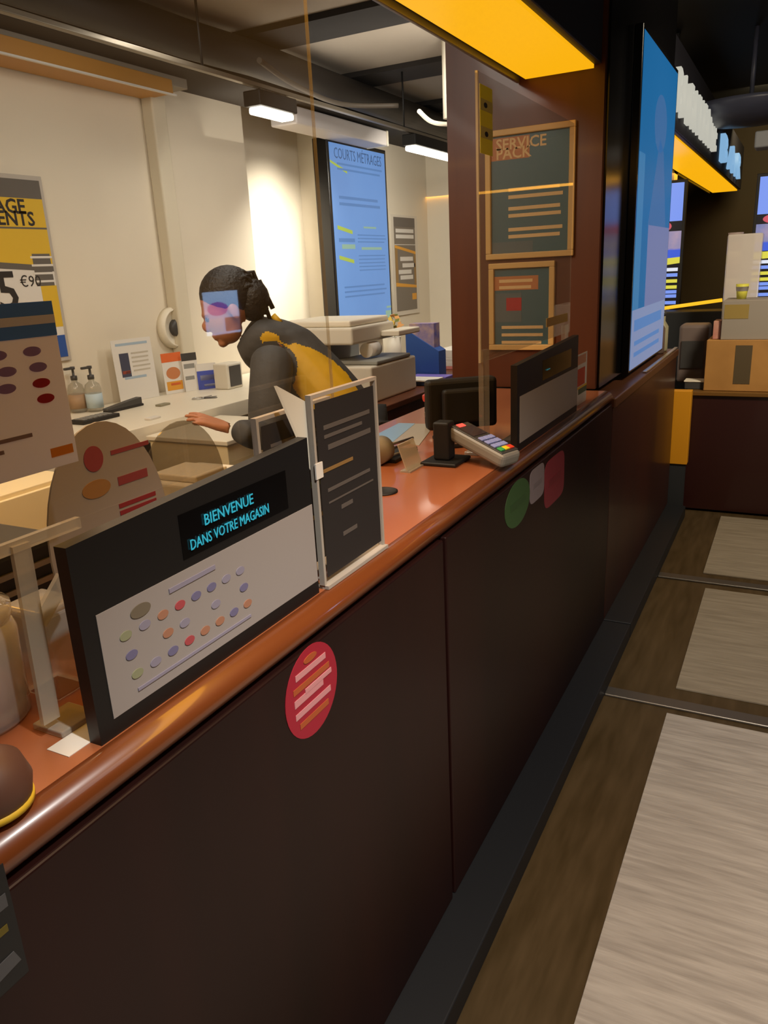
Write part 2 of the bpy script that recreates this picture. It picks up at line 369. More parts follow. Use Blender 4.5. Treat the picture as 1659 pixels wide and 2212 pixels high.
s2 = thing('acrylic_screen', 'clear acrylic hygiene screen in front of the pillar with yellow sticker on its near edge', 'screen', (-.72, 2.3, 1.05))
m = MB(); m.box(-.722, -.718, 1.905, 2.8, 1.30, 1.975); m.build('clear_sheet', clear('clear_acrylic_hazy', haze=.16, haze_c='#c9b7a5', gloss=.9), s2)
m = MB(); m.box(-.723, -.717, 1.899, 1.906, 1.30, 1.975); m.build('near_edge', M_acre, s2)
for y in (1.93, 2.74):
    m = MB(); m.box(-.727, -.713, y - .022, y + .022, 1.06, 1.33); m.build('leg', M_acrf, s2)
    m = MB(); m.box(-.77, -.69, y - .025, y + .025, 1.05, 1.06, 0, .002); m.build('foot', M_acre, s2)
m = MB(); sh = Sheet(m, (-.7165, 1.914, 1.80), YR, ZU); sh.slab(.085, .15, .001)
sh.rect(0, .085, .035, .06, 1, .0006); sh.rect(0, .085, .095, .12, 1, .0006); sh.oval(.035, .108, .012, .006, 2); sh.oval(.04, .045, .012, .006, 2)
m.build('sticker', [mat('sticker_yellow', '#cfc01c', .5), mat('sticker_grey', '#a89a4a', .5), M_ink], s2)
m = MB(); sh = Sheet(m, (-.7165, 2.5, 1.34), YR, ZU); sh.slab(.26, .028, .001); m.build('label_strip', mat('strip_yellow', '#c9a23c', .5), s2)

# A3 notice taped to the near screen
m = MB(); sh = Sheet(m, (-.7165, .30, 1.349), YR, ZU); sh.slab(.297, .178, .0008)
sh.rect(0, .297, .142, .178, 1); sh.rect(0, .297, .155, .164, 0, .0011)
cl = [4, 5, 6]
for r_ in range(4):
    for c_ in range(6):
        if random.random() < .75:
            a = .05 + c_ * .042 + random.random() * .012; b = .128 - r_ * .017
            sh.oval(a, b, .011, .005, random.choice(cl))
sh.lines(.01, .285, .055, 4, .011, .004, 7, jit=.5); sh.rect(.262, .292, .012, .022, 3)
tag(m.build('taped_notice', [mat('notice_paper', '#cfcbd0', .7), mat('notice_blue', '#4a7cc4', .6), M_ink, clear('notice_orange', '#f4cf90', 0, gloss=0), clear('notice_red', '#d88a88', 0, gloss=0), clear('notice_violet', '#cfc0d2', 0, gloss=0), clear('notice_mid', '#9aaed0', 0, gloss=0), clear('notice_line', '#cfc2b8', 0, gloss=0)]),
    'pinkish grey notice with dark blue header taped to the near acrylic screen', 'notice')

for n_ in ('paper', 'blue'): translucent(MATS['notice_' + n_], .55)

# ================================================================== NEAR COUNTER THINGS
def price_unit(y0, y1, label, text):
    t = thing('customer_display', label, 'customer display', (-.645, (y0 + y1) / 2, 1.05)); w = y1 - y0
    m = MB(); m.prism([(-.66, y0, 1.05), (-.66, y1, 1.05), (-.66, y1, 1.305), (-.66, y0, 1.285)], (.018, 0, 0)); m.build('panel', mat('panel_black', '#151414', .45), t)
    m = MB(); m.box(-.72, -.66, y0 + .1, y1 - .1, 1.05, 1.06); m.box(-.70, -.66, y0 + .14, y1 - .14, 1.06, 1.2, 0, .004); m.build('bracket', M_dgrey, t)
    m = MB(); sh = Sheet(m, (-.6415, y0 + .36 * w, 1.212), YR, ZU); sh.slab(.50 * w, .058, .0015)
    d = m.build('display_window', M_blackg, t)
    if text:
        m = MB(); sh = Sheet(m, (-.6405, y0 + .36 * w + .012, 1.22), YR, ZU)
        sh.text('BIENVENUE', .021, .03, .024, 0, stretch=.95); sh.text('DANS VOTRE MAGASIN', .0195, .0, .001, 0, stretch=.8)
        m.build('lettering', mat('vfd_cyan', '#35b6cc', .5, emit=.75), d)
    else:
        m = MB(); sh = Sheet(m, (-.6405, y0 + .36 * w + .012, 1.22), YR, ZU); sh.text('----', .03, .02, .012, 0)
        m.build('lettering', mat('vfd_dim', '#3f8f92', .5, emit=.35), d)
    m = MB(); sh = Sheet(m, (-.6412, y0 + .022, 1.072), YR, ZU); sh.slab(w - .024, .128, .001)
    if text:
        sh.oval(.062, .108, .016, .008, 1); sh.lines(.11, .2, .115, 1, .02, .006, 4)
        for r_ in range(3):
            for c_ in range(8):
                a = .035 + c_ * .03 + r_ * .004; b = .088 - r_ * .026
                if random.random() < .85: sh.oval(a, b, .009, .0055, random.choice([2, 3, 3, 4, 5, 6]))
        sh.lines(.04, .28, .018, 1, .02, .004, 4)
    m.build('price_sheet', [mat('sheet_white', '#98928f', .7), mat('p_olive', '#6f6656', .7), mat('p_red', '#a8484e', .7), mat('p_violet', '#6d6a8c', .7), mat('p_grey', '#8b879a', .7), mat('p_orange', '#a3745c', .7), mat('p_green', '#8c9072', .7)], t)
    return t
price_unit(.500, .957, 'near black customer display lit with cyan BIENVENUE over a white logo sheet', True)
price_unit(1.97, 2.62, 'farther black customer display with blank grey sheet, before the pillar', False)

def menu_holder(label, x, y0, z1, extra, cover):
    t = thing('menu_holder', label, 'menu holder', (x, y0 + .105, 1.05)); w = .212
    m = MB(); m.box(x - .004, x + .004, y0, y0 + w, 1.053, z1); m.build('clear_pocket', M_acr, t)
    m = MB()
    for a in (y0, y0 + w - .006): m.box(x - .005, x + .005, a, a + .006, 1.053, z1)
    m.box(x - .005, x + .005, y0, y0 + w, z1, z1 + .006); m.box(x - .012, x + .012, y0, y0 + w, 1.05, 1.056)
    m.build('pocket_rim', mat('frosted_rim', '#a9a196', .35), t)
    m = MB(); m.box(x - .012, x, y0, y0 + w, 1.05, 1.053); m.build('base_plate', M_acre, t)
    m = MB(); sh = Sheet(m, (x + .0042, y0 + .012, 1.066), YR, ZU); sh.slab(w - .024, z1 - 1.074, .0006)
    h = z1 - 1.08
    for b in cover: sh.rect(*[q * s_ for q, s_ in zip(b[:4], (w - .024, w - .024, h, h))], b[4])
    m.build('menu_card', [mat('card_black', '#262221', .6), mat('card_grey', '#5a534e', .6), mat('card_tan', '#8a6a3c', .6), M_yel, M_red, mat('card_green', '#6f8a32', .6), M_paper], t)
    if extra:
        m = MB(); m.prism([(x - .006, y0, 1.355), (x - .006, y0, 1.25), (x - .035, y0 - .035, 1.385)], (.003, .003, 0)); m.build('side_wing', M_white, t)
        m = MB(); m.box(x + .004, x + .0065, y0 - .002, y0 + .018, 1.235, 1.26); m.build('price_tab', M_paper, t)
    return t
random.seed(3)
cov = [(.1, .9, .86, .885, 1), (.1, .75, .81, .83, 1), (.15, .9, .74, .77, 1), (.05, .55, .62, .64, 2), (.1, .85, .5, .52, 1), (.3, .5, .36, .385, 1), (.3, .55, .19, .215, 1), (.1, .9, .43, .44, 1)]
menu_holder('tall clear menu holder with black card and white side wing, at the counter edge', -.645, .972, 1.36, True, cov)
cov = [(.1, .9, .88, .9, 1), (.08, .6, .68, .70, 3), (.05, .5, .5, .53, 4), (.35, .8, .52, .56, 5), (.2, .9, .78, .8, 1), (.5, .95, .3, .33, 3)]
menu_holder('second clear menu holder half hidden behind the near black customer display', -.70, .905, 1.335, False, cov)

# oval cards
def oval_card(name, label, x, y, z, ra, rb, mats, prints, clear_=False):
    t = thing(name, label, 'card', (x, y, 1.05))
    m = MB(); sh = Sheet(m, (x, y, z), YR, ZU); n = 40
    sh.mb.prism([sh.P(ra * math.cos(2 * math.pi * i / n), rb * math.sin(2 * math.pi * i / n), 0) for i in range(n)], (-.003, 0, 0), 0)
    if prints: prints(sh)
    m.build('card', mats, t)
    m = MB(); m.box(x - .05, x + .03, y - .05, y + .05, 1.05, 1.056, 0, .002); m.box(x - .006, x + .002, y - .05, y + .05, 1.056, 1.09); m.build('stand', M_acre, t)
    return t
def pr(sh):
    sh.oval(-.015, .112, .016, .017, 1); sh.oval(-.018, .072, .024, .012, 2); sh.rect(.02, .075, .066, .078, 1)
    for b in (.11, .035, .025): sh.rect(.015, .085, b, b + .006, 1)
    for b in (-.005, -.02): sh.rect(-.075, -.005, b, b + .006, 1)
    sh.rect(.015, .075, -.075, -.01, 3, .0012); sh.rect(.022, .068, -.065, -.02, 4, .0016); sh.oval(-.03, -.065, .022, .012, 5); sh.rect(-.06, 0, -.1, -.092, 1)
oval_card('oval_card', 'grey oval advertising card with red print standing behind the near customer display', -.80, .705, 1.212, .105, .158,
          [mat('card_stone', '#a39c98', .6), mat('card_red', '#93303a', .6), mat('card_ochre', '#a5783f', .6), mat('card_dark', '#3c3430', .6), mat('card_mid', '#6f665f', .6), mat('card_rust', '#8c4a2a', .6)], pr)
oval_card('oval_card', 'clear smoky oval acrylic card beside the printed grey oval card', -.87, .93, 1.2, .1, .125, [clear('smoke_acrylic', '#d4cfc6', .14, '#9a958c')], None)

# tub, bowl
t = thing('clear_tub', 'round clear plastic tub with pale blue base at the left end of the counter', 'tub', (-.83, .475, 1.05))
m = MB(); m.lathe([(.062, .0), (.066, .006), (.068, .11), (.062, .125), (.06, .125), (.065, .11), (.063, .01), (.0, .008)], (-.83, .475, 1.05), seg=40); m.build('tub_wall', clear('tub_plastic', '#f4f1ec', .36, '#efe9e0'), t)
m = MB(); m.lathe([(.064, .126), (.066, .13), (.066, .142), (.05, .146), (0, .147)], (-.83, .475, 1.05), seg=40); m.build('lid', clear('lid_plastic', '#efece6', .35, '#d6d0c6'), t)
m = MB(); m.lathe([(.0, .0085), (.060, .0085), (.061, .02), (.0, .021)], (-.83, .475, 1.05), seg=40); m.build('blue_content', mat('pale_blue', '#9fb6bd', .5), t)
m = MB(); m.lathe([(.0, .022), (.056, .022), (.05, .05), (.03, .058), (0, .06)], (-.83, .475, 1.05), seg=24); m.build('pink_content', mat('pale_pink', '#b99388', .6), t)
t = thing('clear_box', 'clear square acrylic box standing beside the round clear tub', 'box', (-.80, .575, 1.05))
m = MB(); m.box(-.83, -.765, .545, .60, 1.05, 1.165, 0, .006); m.build('box_wall', clear('box_plastic', '#f4f1ec', .4, '#efe9e0'), t)
m = MB(); m.box(-.832, -.763, .543, .602, 1.165, 1.172, 0, .003); m.build('lid', clear('lid_plastic'), t)
t = thing('round_pot', 'dark brown domed pot with yellow rim at the front left counter edge', 'pot', (-.66, .375, 1.05))
m = MB(); m.lathe([(.030, .0), (.040, .012), (.043, .03), (.036, .052), (.02, .064), (0, .066)], (-.66, .375, 1.05), seg=32); m.build('dome', mat('brown_plastic', '#5c3d30', .55), t)
m = MB(); m.lathe([(.036, .004), (.0415, .006), (.0415, .013), (.036, .013)], (-.66, .375, 1.05), seg=32); m.build('rim', M_yel, t)
m = MB(); m.box(-.695, -.66, .47, .53, 1.05, 1.0508); m.bm.transform(Matrix.Translation((0, .0, 0)))
tag(m.build('paper_slip', M_paper), 'small white paper slip lying by the near customer display', 'paper')
t = thing('till_printer', 'black till printer with silver bands on the counter behind the clear tub', 'printer', (-1.0, .62, 1.05))
m = MB(); m.box(-1.09, -.92, .45, .72, 1.05, 1.2, 0, .01); m.build('body', M_black, t)
m = MB()
for z in (1.09, 1.115, 1.14, 1.165): m.box(-.919, -.915, .47, .70, z, z + .008)
m.build('trim_bands', mat('smoked_metal', '#8a8172', .3, metal=.8), t)
m = MB(); m.lathe([(.03, 0), (.03, .1)], (-1.0, .5, 1.2), axis='Y'); m.build('paper_roll', M_cream, t)

# red round sticker, tricolour stickers, black sticker on the counter front
m = MB(); a0 = at(612, 1500, 0, -.61); sh = Sheet(m, (-.6092, .868, .928), YR, ZU); sh.mb.prism([sh.P(.073 * math.cos(i * math.pi / 20), .075 * math.sin(i * math.pi / 20), 0) for i in range(40)], (-.0008, 0, 0))
for k, b in enumerate((.04, .02, -.022, -.042)):
    w = math.sqrt(max(0, .066 ** 2 - b * b)); sh.rect(-w * .8, w * .8, b - .005, b + .005, 1 if k % 2 == 0 else 2)
sh.rect(-.05, .03, -.006, .006, 1); sh.rect(-.02, .055, .004, .012, 1, .0012); sh.oval(.0, .056, .018, .006, 2)
tag(m.build('round_sticker', [mat('sticker_red', '#9c1c30', .5), mat('sticker_pale', '#c9898c', .5), mat('sticker_ochre', '#a8522a', .5)]), 'round red sticker with pale lettering on the near counter front', 'sticker')
def sticker(px0, py0, px1, py1, c, label, cname, oval):
    p0, p1 = at(px0, (py0 + py1) / 2, 0, -.61), at(px1, (py0 + py1) / 2, 0, -.61); y0, y1 = p0.y, p1.y; pm = (px0 + px1) / 2
    z1, z0 = at(pm, py0, 0, -.61).z, at(pm, py1, 0, -.61).z
    m = MB(); sh = Sheet(m, (-.6092, (y0 + y1) / 2, (z0 + z1) / 2), YR, ZU); a, b = (y1 - y0) / 2, (z1 - z0) / 2; n = 32; e = 2 if oval else 5
    def se(t): return math.copysign(abs(t) ** (2 / e), t)
    sh.mb.prism([sh.P(a * se(math.cos(2 * math.pi * i / n)), b * se(math.sin(2 * math.pi * i / n)), 0) for i in range(n)], (-.0008, 0, 0))
    sh.rect(-a * .6, a * .6, -b * .15, b * .15, 1)
    tag(m.build('counter_sticker', [mat(cname, c, .5), mat(cname + '_print', c, .5, noise=.3)]), label, 'sticker', 'payment stickers on the counter front')
sticker(1090, 1038, 1144, 1136, '#33522b', 'dark green oval sticker on the counter front', 'st_green', True)
sticker(1144, 1008, 1175, 1080, '#7c7276', 'pale grey rectangular sticker between the green and the dark red one', 'st_grey', False)
sticker(1176, 985, 1218, 1084, '#7c2731', 'dark red rectangular sticker on the counter front, farthest along', 'st_red', False)
m = MB(); sh = Sheet(m, (-.6092, .25, .90), YR, ZU); sh.slab(.095, .13, .0008); sh.rect(.05, .09, .085, .1, 1); sh.rect(.03, .085, .06, .068, 2); sh.quad([(.02, .01), (.09, .02), (.085, .035), (.02, .03)], 1)
tag(m.build('counter_sticker', [mat('st_black', '#161718', .5), mat('st_black_grey', '#4a4a4c', .5), mat('st_black_yel', '#5f5216', .5)]), 'black sticker with grey print low at the left edge of the counter front', 'sticker')

# grommet, roll dispenser, blue laminated sheet, small acrylic stand
g = at(828, 1063, 2, 1.05)
m = MB(); m.lathe([(.0, .0), (.034, .0), (.034, .003), (.028, .005), (.026, .002), (0, .001)], g, seg=32); tag(m.build('cable_grommet', M_black), 'round black cable grommet set into the orange-brown worktop', 'grommet')
p = at(815, 1005, 2, 1.05)
t = thing('tape_dispenser', 'grey roll holder with steel bars lying on the worktop', 'dispenser', (p.x, p.y, 1.05))
m = MB(); m.lathe([(.0, 0), (.036, 0), (.036, .045), (.0, .045)], (p.x, p.y - .01, 1.087), axis='Y', seg=32); m.build('roll', mat('roll_grey', '#857f70', .5), t)
m = MB()
for z, xo in ((1.065, .01), (1.078, -.01), (1.092, .0)): m.tube([(p.x + xo, p.y + .02, z), (p.x + xo + .03, p.y + .16, z)], .004)
m.build('bars', M_steel, t)
m = MB(); m.box(p.x - .035, p.x + .04, p.y + .03, p.y + .17, 1.05, 1.06, 0, .002); m.build('base', M_black, t)
q = [at(*c, 2, 1.0515) for c in ((795, 948), (862, 914), (940, 916), (905, 962))]
m = MB(); m.prism(q, (0, 0, -.0015)); qa = [q[0].lerp(q[1], 0), q[0].lerp(q[1], 1), q[3].lerp(q[2], 1).lerp(q[1], .55), q[3].lerp(q[0], .5)]
m.prism([v + Vector((0, 0, .0006)) for v in qa], (0, 0, -.0005), 1)
tag(m.build('laminated_sheet', [mat('lam_grey', '#a8a294', .25), mat('lam_blue', '#86aed2', .25)]), 'blue and grey laminated sheet lying flat on the worktop behind the roll holder', 'sheet')
p = at(905, 1012, 2, 1.05)
t = thing('leaflet_stand', 'small empty clear acrylic stand on the worktop before the card reader', 'stand', (p.x, p.y, 1.05))
m = MB(); m.box(p.x - .03, p.x + .0, p.y - .05, p.y + .04, 1.05, 1.054); m.build('base', M_acre, t)
m = MB(); m.prism([(p.x - .012, p.y - .05, 1.054), (p.x - .012, p.y + .04, 1.054), (p.x - .035, p.y + .04, 1.12), (p.x - .035, p.y - .05, 1.12)], (.003, 0, 0)); m.build('back', M_acre, t)
p = at(805, 1150, 2, 1.05)
m = MB(); m.box(p.x - .05, p.x + .005, p.y - .03, p.y + .035, 1.05, 1.062, 0, .003)
tag(m.build('acrylic_block', M_acre), 'clear acrylic block on the worktop right of the tall menu holder', 'acrylic block')

# payment terminal
p0 = at(955, 1003, 2, 1.05)
t = thing('card_reader', 'grey card payment terminal with coloured keys tilted on a black stand', 'payment terminal', (p0.x, p0.y, 1.05))
m = MB(); m.box(p0.x - .05, p0.x + .05, p0.y - .03, p0.y + .08, 1.05, 1.06, 0, .004); m.box(p0.x - .025, p0.x + .02, p0.y, p0.y + .045, 1.06, 1.16, 0, .006); m.build('stand', M_black, t)
A = at(985, 915, 0, p0.x - .02); B = at(1105, 985, 0, -.63)
A = dp(990, 925, 2.02); B = dp(1100, 985, 1.92)
d = (B - A).normalized(); rgt = Vector((0, 0, 1)).cross(d).normalized(); nn = d.cross(rgt).normalized()
if nn.z < 0: nn = -nn
L = (B - A).length
MT = Matrix(((d.x, rgt.x, nn.x, A.x), (d.y, rgt.y, nn.y, A.y), (d.z, rgt.z, nn.z, A.z), (0, 0, 0, 1)))
def tb(*a, bev=0, mi=0):
    mm = MB(); mm.box(*a, mi, bev, MT); return mm
tb(-.005, L + .01, -.038, .038, -.026, .012, bev=.012).build('body', mat('terminal_grey', '#7d7b74', .4), t)
tb(.0, L, -.033, .033, .010, .0135, bev=.002).build('face', M_dgrey, t)
scr = tb(.022, .42 * L, -.026, .026, .0135, .015).build('screen', mat('terminal_screen', '#3a2c30', .15), t)
tb(.004, .018, -.018, .006, .0135, .0155).build('status_light', mat('red_led', '#ff5a4a', .4, emit=1.2), t)
mk = [mat('key_blue', '#8f9bd8', .4), mat('key_red', '#d8452e', .4), mat('key_yellow', '#e8d02a', .4), mat('key_green', '#3fa558', .4)]
for r_ in range(4):
    for c_ in range(3):
        x0 = (.50 + r_ * .12) * L; y0 = -.027 + c_ * .0185; mi = 0 if r_ < 3 else 1 + c_
        if r_ == 3: mi = [3, 2, 1][c_] if rgt.x > 0 else [1, 2, 3][c_]
        tb(x0, x0 + .09 * L, y0, y0 + .0165, .0135, .0175, bev=.001).build('key', mk[mi], t)
# black monitor and red capped cup
p = at(985, 985, 2, 1.05)
c = dp(1000, 900, 2.25)
t = thing('cashier_monitor', 'black cashier monitor seen from behind, above the card payment terminal', 'monitor', (c.x, c.y, 1.05))
Mx = Matrix.Translation((c.x, c.y, 0)) @ Matrix.Rotation(math.radians(38), 4, 'Z')
m = MB(); m.box(-.11, .10, -.02, .025, 1.09, 1.235, 0, .012, Mx); m.box(-.07, .07, -.05, -.02, 1.11, 1.21, 0, .01, Mx); m.build('housing', M_black, t)
m = MB(); m.box(-.02, .02, -.04, 0, 1.06, 1.2, 0, .005, Mx); m.box(-.08, .08, -.09, .06, 1.05, 1.062, 0, .004, Mx); m.build('stand', M_black, t)
m = MB(); m.box(-.08, .03, -.092, -.088, 1.063, 1.07, 0, 0, Mx); m.build('silver_strip', M_steel, t)
c = at(937, 880, 0, -1.02)
t = thing('flask', 'black flask with self-glowing red lid standing beside the black cashier monitor', 'flask', (c.x, c.y, 1.05))
zt = at(937, 853, 0, c.x).z
m = MB(); m.lathe([(.028, 0), (.03, .01), (.03, zt - 1.065), (.026, zt - 1.06)], (c.x, c.y, 1.05)); m.build('body', M_black, t)
m = MB(); m.lathe([(.034, zt - 1.068), (.036, zt - 1.062), (.036, zt - 1.05), (.03, zt - 1.046), (0, zt - 1.045)], (c.x, c.y, 1.05)); m.build('lid', mat('red_lid_glow', '#f0402a', .4, emit=.35), t)  # lid is no lamp; its brightness is put in as a slight glow
m = MB(); m.lathe([(.0305, .03), (.0315, .031), (.0315, .045), (.0305, .046)], (c.x, c.y, 1.05)); m.build('steel_band', M_steel, t)
# leaflet holder at the end of the far display
t = thing('leaflet_holder', 'white leaflet holder with red and orange flyers beside the far customer display', 'leaflet holder', (-.66, 2.72, 1.05))
m = MB(); m.box(-.68, -.66, 2.64, 2.83, 1.05, 1.2, 0, .003); m.build('holder', M_cream, t)
m = MB(); sh = Sheet(m, (-.658, 2.65, 1.06), YR, ZU); sh.slab(.17, .17, .0015); sh.rect(.03, .14, .06, .12, 1); sh.rect(.02, .15, .135, .165, 2); sh.rect(.05, .17, .03, .05, 3); sh.rect(.0, .17, .05, .057, 4)
m.build('flyer', [M_paper, mat('flyer_orange', '#c8532e', .6), mat('flyer_peach', '#d49a7a', .6), mat('flyer_green', '#5f6b52', .6), M_yel], t)

# ================================================================== OFFICE FURNITURE
t = thing('office_desk', 'white desk along the office back wall', 'desk', (-2.85, 2.4, 0))
m = MB(); m.box(-3.19, -2.5, 1.2, 4.25, .86, .94, 0, .004); m.build('desktop', M_white, t)
for y in (1.25, 4.15):
    m = MB(); m.box(-3.15, -2.56, y, y + .04, 0, .86); m.build('side_panel', M_white, t)
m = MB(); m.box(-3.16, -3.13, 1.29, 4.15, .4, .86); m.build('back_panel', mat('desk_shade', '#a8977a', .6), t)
t = thing('drawer_unit', 'cream drawer unit at the left before the desk, below the taped notice', 'drawer unit', (-2.1, 1.4, 0))
m = MB(); m.box(-2.45, -2.1, 1.0, 1.72, .0, .945, 0, .004); m.build('body', mat('cream_laminate', '#e6d6ac', .5), t)
for z0, z1 in ((.66, .93), (.36, .64), (.06, .34)):
    m = MB(); m.box(-2.1, -2.085, 1.01, 1.71, z0, z1, 0, .003); d = m.build('drawer', MATS['cream_laminate'], t)
    m = MB(); m.box(-2.085, -2.065, 1.60, 1.66, z1 - .07, z1 - .05, 0, .004); m.build('handle', M_grey, d)
t = thing('pedestal', 'white low pedestal cabinet under the cashier\'s outstretched hand', 'cabinet', (-2.25, 2.7, 0))
m = MB(); m.box(-2.48, -2.05, 2.46, 2.95, .02, .88, 0, .004); m.build('body', MATS['cream_laminate'], t)
m = MB(); m.box(-2.49, -2.04, 2.45, 2.96, .88, .9, 0, .004); m.build('top', M_white, t)
t = thing('low_cabinet', 'cream low cabinet behind the counter, carrying the white receipt printer', 'cabinet', (-1.5, 1.5, 0))
m = MB(); m.box(-1.78, -1.3, 1.15, 1.85, 0, .84, 0, .004); m.build('body', MATS['cream_laminate'], t)
m = MB(); m.box(-1.79, -1.29, 1.14, 1.86, .84, .86, 0, .004); m.build('top', M_white, t)
c = at(545, 1035, 2, .86)
t = thing('receipt_printer', 'small white receipt printer left of the black menu holders', 'printer', (-1.52, 1.66, .86))
m = MB(); m.box(-1.62, -1.42, 1.56, 1.80, .86, 1.0, 0, .01); m.build('body', M_cream, t)
m = MB(); m.box(-1.60, -1.44, 1.58, 1.72, 1.0, 1.02, 0, .006); m.build('cover', M_white, t)
m = MB(); m.box(-1.419, -1.416, 1.58, 1.64, .865, .875); m.build('status_light', MATS['red_led'], t)
# office chair under the desk (dark)
t = thing('office_chair', 'dark upholstered office chair pushed under the white desk', 'chair', (-2.35, 2.2, 0))
m = MB(); m.box(-2.47, -2.15, 1.95, 2.37, .66, .73, 0, .03); m.build('seat', M_dgrey, t)
m = MB(); m.box(-2.16, -2.11, 1.97, 2.35, .73, .80, 0, .02); m.build('low_back', M_dgrey, t)
m = MB(); m.cyl((-2.31, 2.16, .08), .025, .58); m.build('gas_lift', M_black, t)
m = MB()
for k in range(5):
    a = k * 2 * math.pi / 5; m.tube([(-2.31, 2.16, .1), (-2.31 + .22 * math.cos(a), 2.16 + .22 * math.sin(a), .06)], .018); m.lathe([(.03, -.015), (.03, .015)], (-2.31 + .22 * math.cos(a), 2.16 + .22 * math.sin(a), .03), axis='X', seg=12)
m.build('star_base', M_black, t)

# return cabinet + copier
t = thing('return_cabinet', 'dark red-brown return cabinet behind the counter carrying papers and the copier', 'cabinet', (-1.95, 4.0, 0))
m = MB(); m.box(-2.3, -1.66, 3.1, 5.6, .06, .92, 0, .004); m.build('body', mat('return_wood', '#5c2414', .35, coat=.3, c2='#47190d', scale=6, stretch=(1, 1, .15)), t)
m = MB(); m.box(-2.32, -1.63, 3.08, 5.62, .92, .95, 0, .005); m.build('top', M_pillar, t)
m = MB(); m.box(-2.26, -1.7, 3.14, 5.56, 0, .06); m.build('plinth', M_black, t)
t = thing('copier', 'big off-white multifunction copier behind the bending cashier', 'copier', (-1.95, 3.35, .95))
m = MB(); m.box(-2.25, -1.72, 3.14, 3.62, .95, 1.12, 0, .01); m.build('paper_drawers', M_cream, t)
m = MB(); m.box(-2.25, -2.05, 3.14, 3.62, 1.12, 1.22, 0, .004); m.build('rear_column', mat('copier_grey', '#8f918c', .5), t)
m = MB(); m.box(-2.25, -1.80, 3.12, 3.55, 1.22, 1.3, 0, .012); m.build('scanner', M_cream, t)
m = MB(); m.box(-2.22, -1.82, 3.14, 3.53, 1.3, 1.33, 0, .01); m.build('scanner_lid', M_white, t)
m = MB(); m.box(-1.96, -1.72, 3.2, 3.56, 1.121, 1.14, 0, .006); m.build('output_tray', MATS['copier_grey'], t)
m = MB(); m.box(-1.80, -1.70, 3.40, 3.64, 1.235, 1.262, 0, .006); m.build('control_panel', M_white, t)
m = MB(); m.lathe([(.035, 0), (.035, .1)], (-1.82, 3.28, 1.18), axis='Y'); m.build('paper_roll', M_paper, t)
# stuff on return cabinet
def box_thing(name, label, cat, x0, x1, y0, y1, z0, z1, m_, bev=.003, group=None):
    m = MB(); m.box(x0, x1, y0, y1, z0, z1, 0, bev); return tag(m.build(name, m_), label, cat, group)
t = thing('magazine_file', 'blue magazine file leaning on the return cabinet', 'file box', (-1.85, 4.1, .95))
m = MB(); m.prism([(-1.95, 3.98, .951), (-1.75, 3.98, .951), (-1.75, 3.98, 1.1), (-1.95, 3.98, 1.22)], (0, .1, 0)); m.build('case', mat('file_blue', '#2b55a0', .5), t)
m = MB(); m.box(-1.93, -1.78, 3.99, 4.07, 1.1, 1.25); m.build('papers', mat('file_papers', '#3c4fb0', .6, c2='#c9a890', scale=14), t)
t = thing('plant_pot', 'small pot with yellow-green flowers behind the blue magazine file', 'plant', (-2.2, 4.3, .95))
m = MB(); m.lathe([(.04, 0), (.055, .1), (.058, .2), (.05, .2), (0, .19)], (-2.2, 4.3, .95)); m.build('pot', M_cream, t)
m = MB()
for k in range(40):
    c = Vector((-2.2 + random.uniform(-.07, .07), 4.3 + random.uniform(-.07, .07), 1.16 + random.uniform(0, .13))); u = Vector((random.uniform(-1, 1), random.uniform(-1, 1), random.uniform(-1, 1))).normalized() * .022; w = u.orthogonal().normalized() * .014
    m.prism([c - u, c + w, c + u, c - w], (0, .002, .002), random.choice([0, 0, 1, 2]))
m.build('flowers', [mat('leaf_green', '#8d9a55', .6), mat('flower_yellow', '#d8b53c', .6), mat('flower_orange', '#d39a5a', .6)], t)
yy = 4.2
m_stack = [mat('stk_white', '#eae6da', .6), mat('stk_pink', '#d98a80', .6), mat('stk_navy', '#24304f', .6), mat('stk_violet', '#7a6cc0', .6)]
z = .9505
for i, (mi, dx, th, lb) in enumerate(((1, 0, .018, 'pink folder at the bottom of the paper stack'), (0, .02, .03, 'thick white paper block above the pink folder'), (0, -.01, .02, 'thin white paper block second from top of stack'), (0, .015, .045, 'thickest white paper ream on top of the stack'))):
    box_thing('paper_stack', lb + ' by the pillar on the return cabinet', 'paper', -1.95 + dx, -1.68 + dx * .5, 4.35, 4.75, z, z + th, m_stack[mi], .002, 'papers stacked by the pillar'); z += th + .0005
box_thing('booklet', 'violet and pink booklet lying before the blue magazine file', 'booklet', -1.88, -1.66, 3.86, 3.97, .9505, .975, m_stack[3])
box_thing('booklet', 'navy notebook lying beside the copier under a white sheet', 'booklet', -1.86, -1.67, 3.70, 3.84, .9505, .972, m_stack[2])
box_thing('paper', 'white sheets lying on the navy notebook beside the copier', 'paper', -1.84, -1.66, 3.69, 3.83, .9725, .98, m_stack[0], .001)
t = thing('desk_organizer', 'small white desk organizer with brown insert right of the copier', 'organizer', (-1.95, 3.78, .95))
m = MB(); m.box(-2.02, -1.9, 3.7, 3.84, .95, 1.04, 0, .006); m.build('body', M_cream, t)
m = MB(); m.box(-1.9, -1.895, 3.72, 3.82, .97, 1.02); m.build('insert', mat('insert_brown', '#9a7350', .6), t)

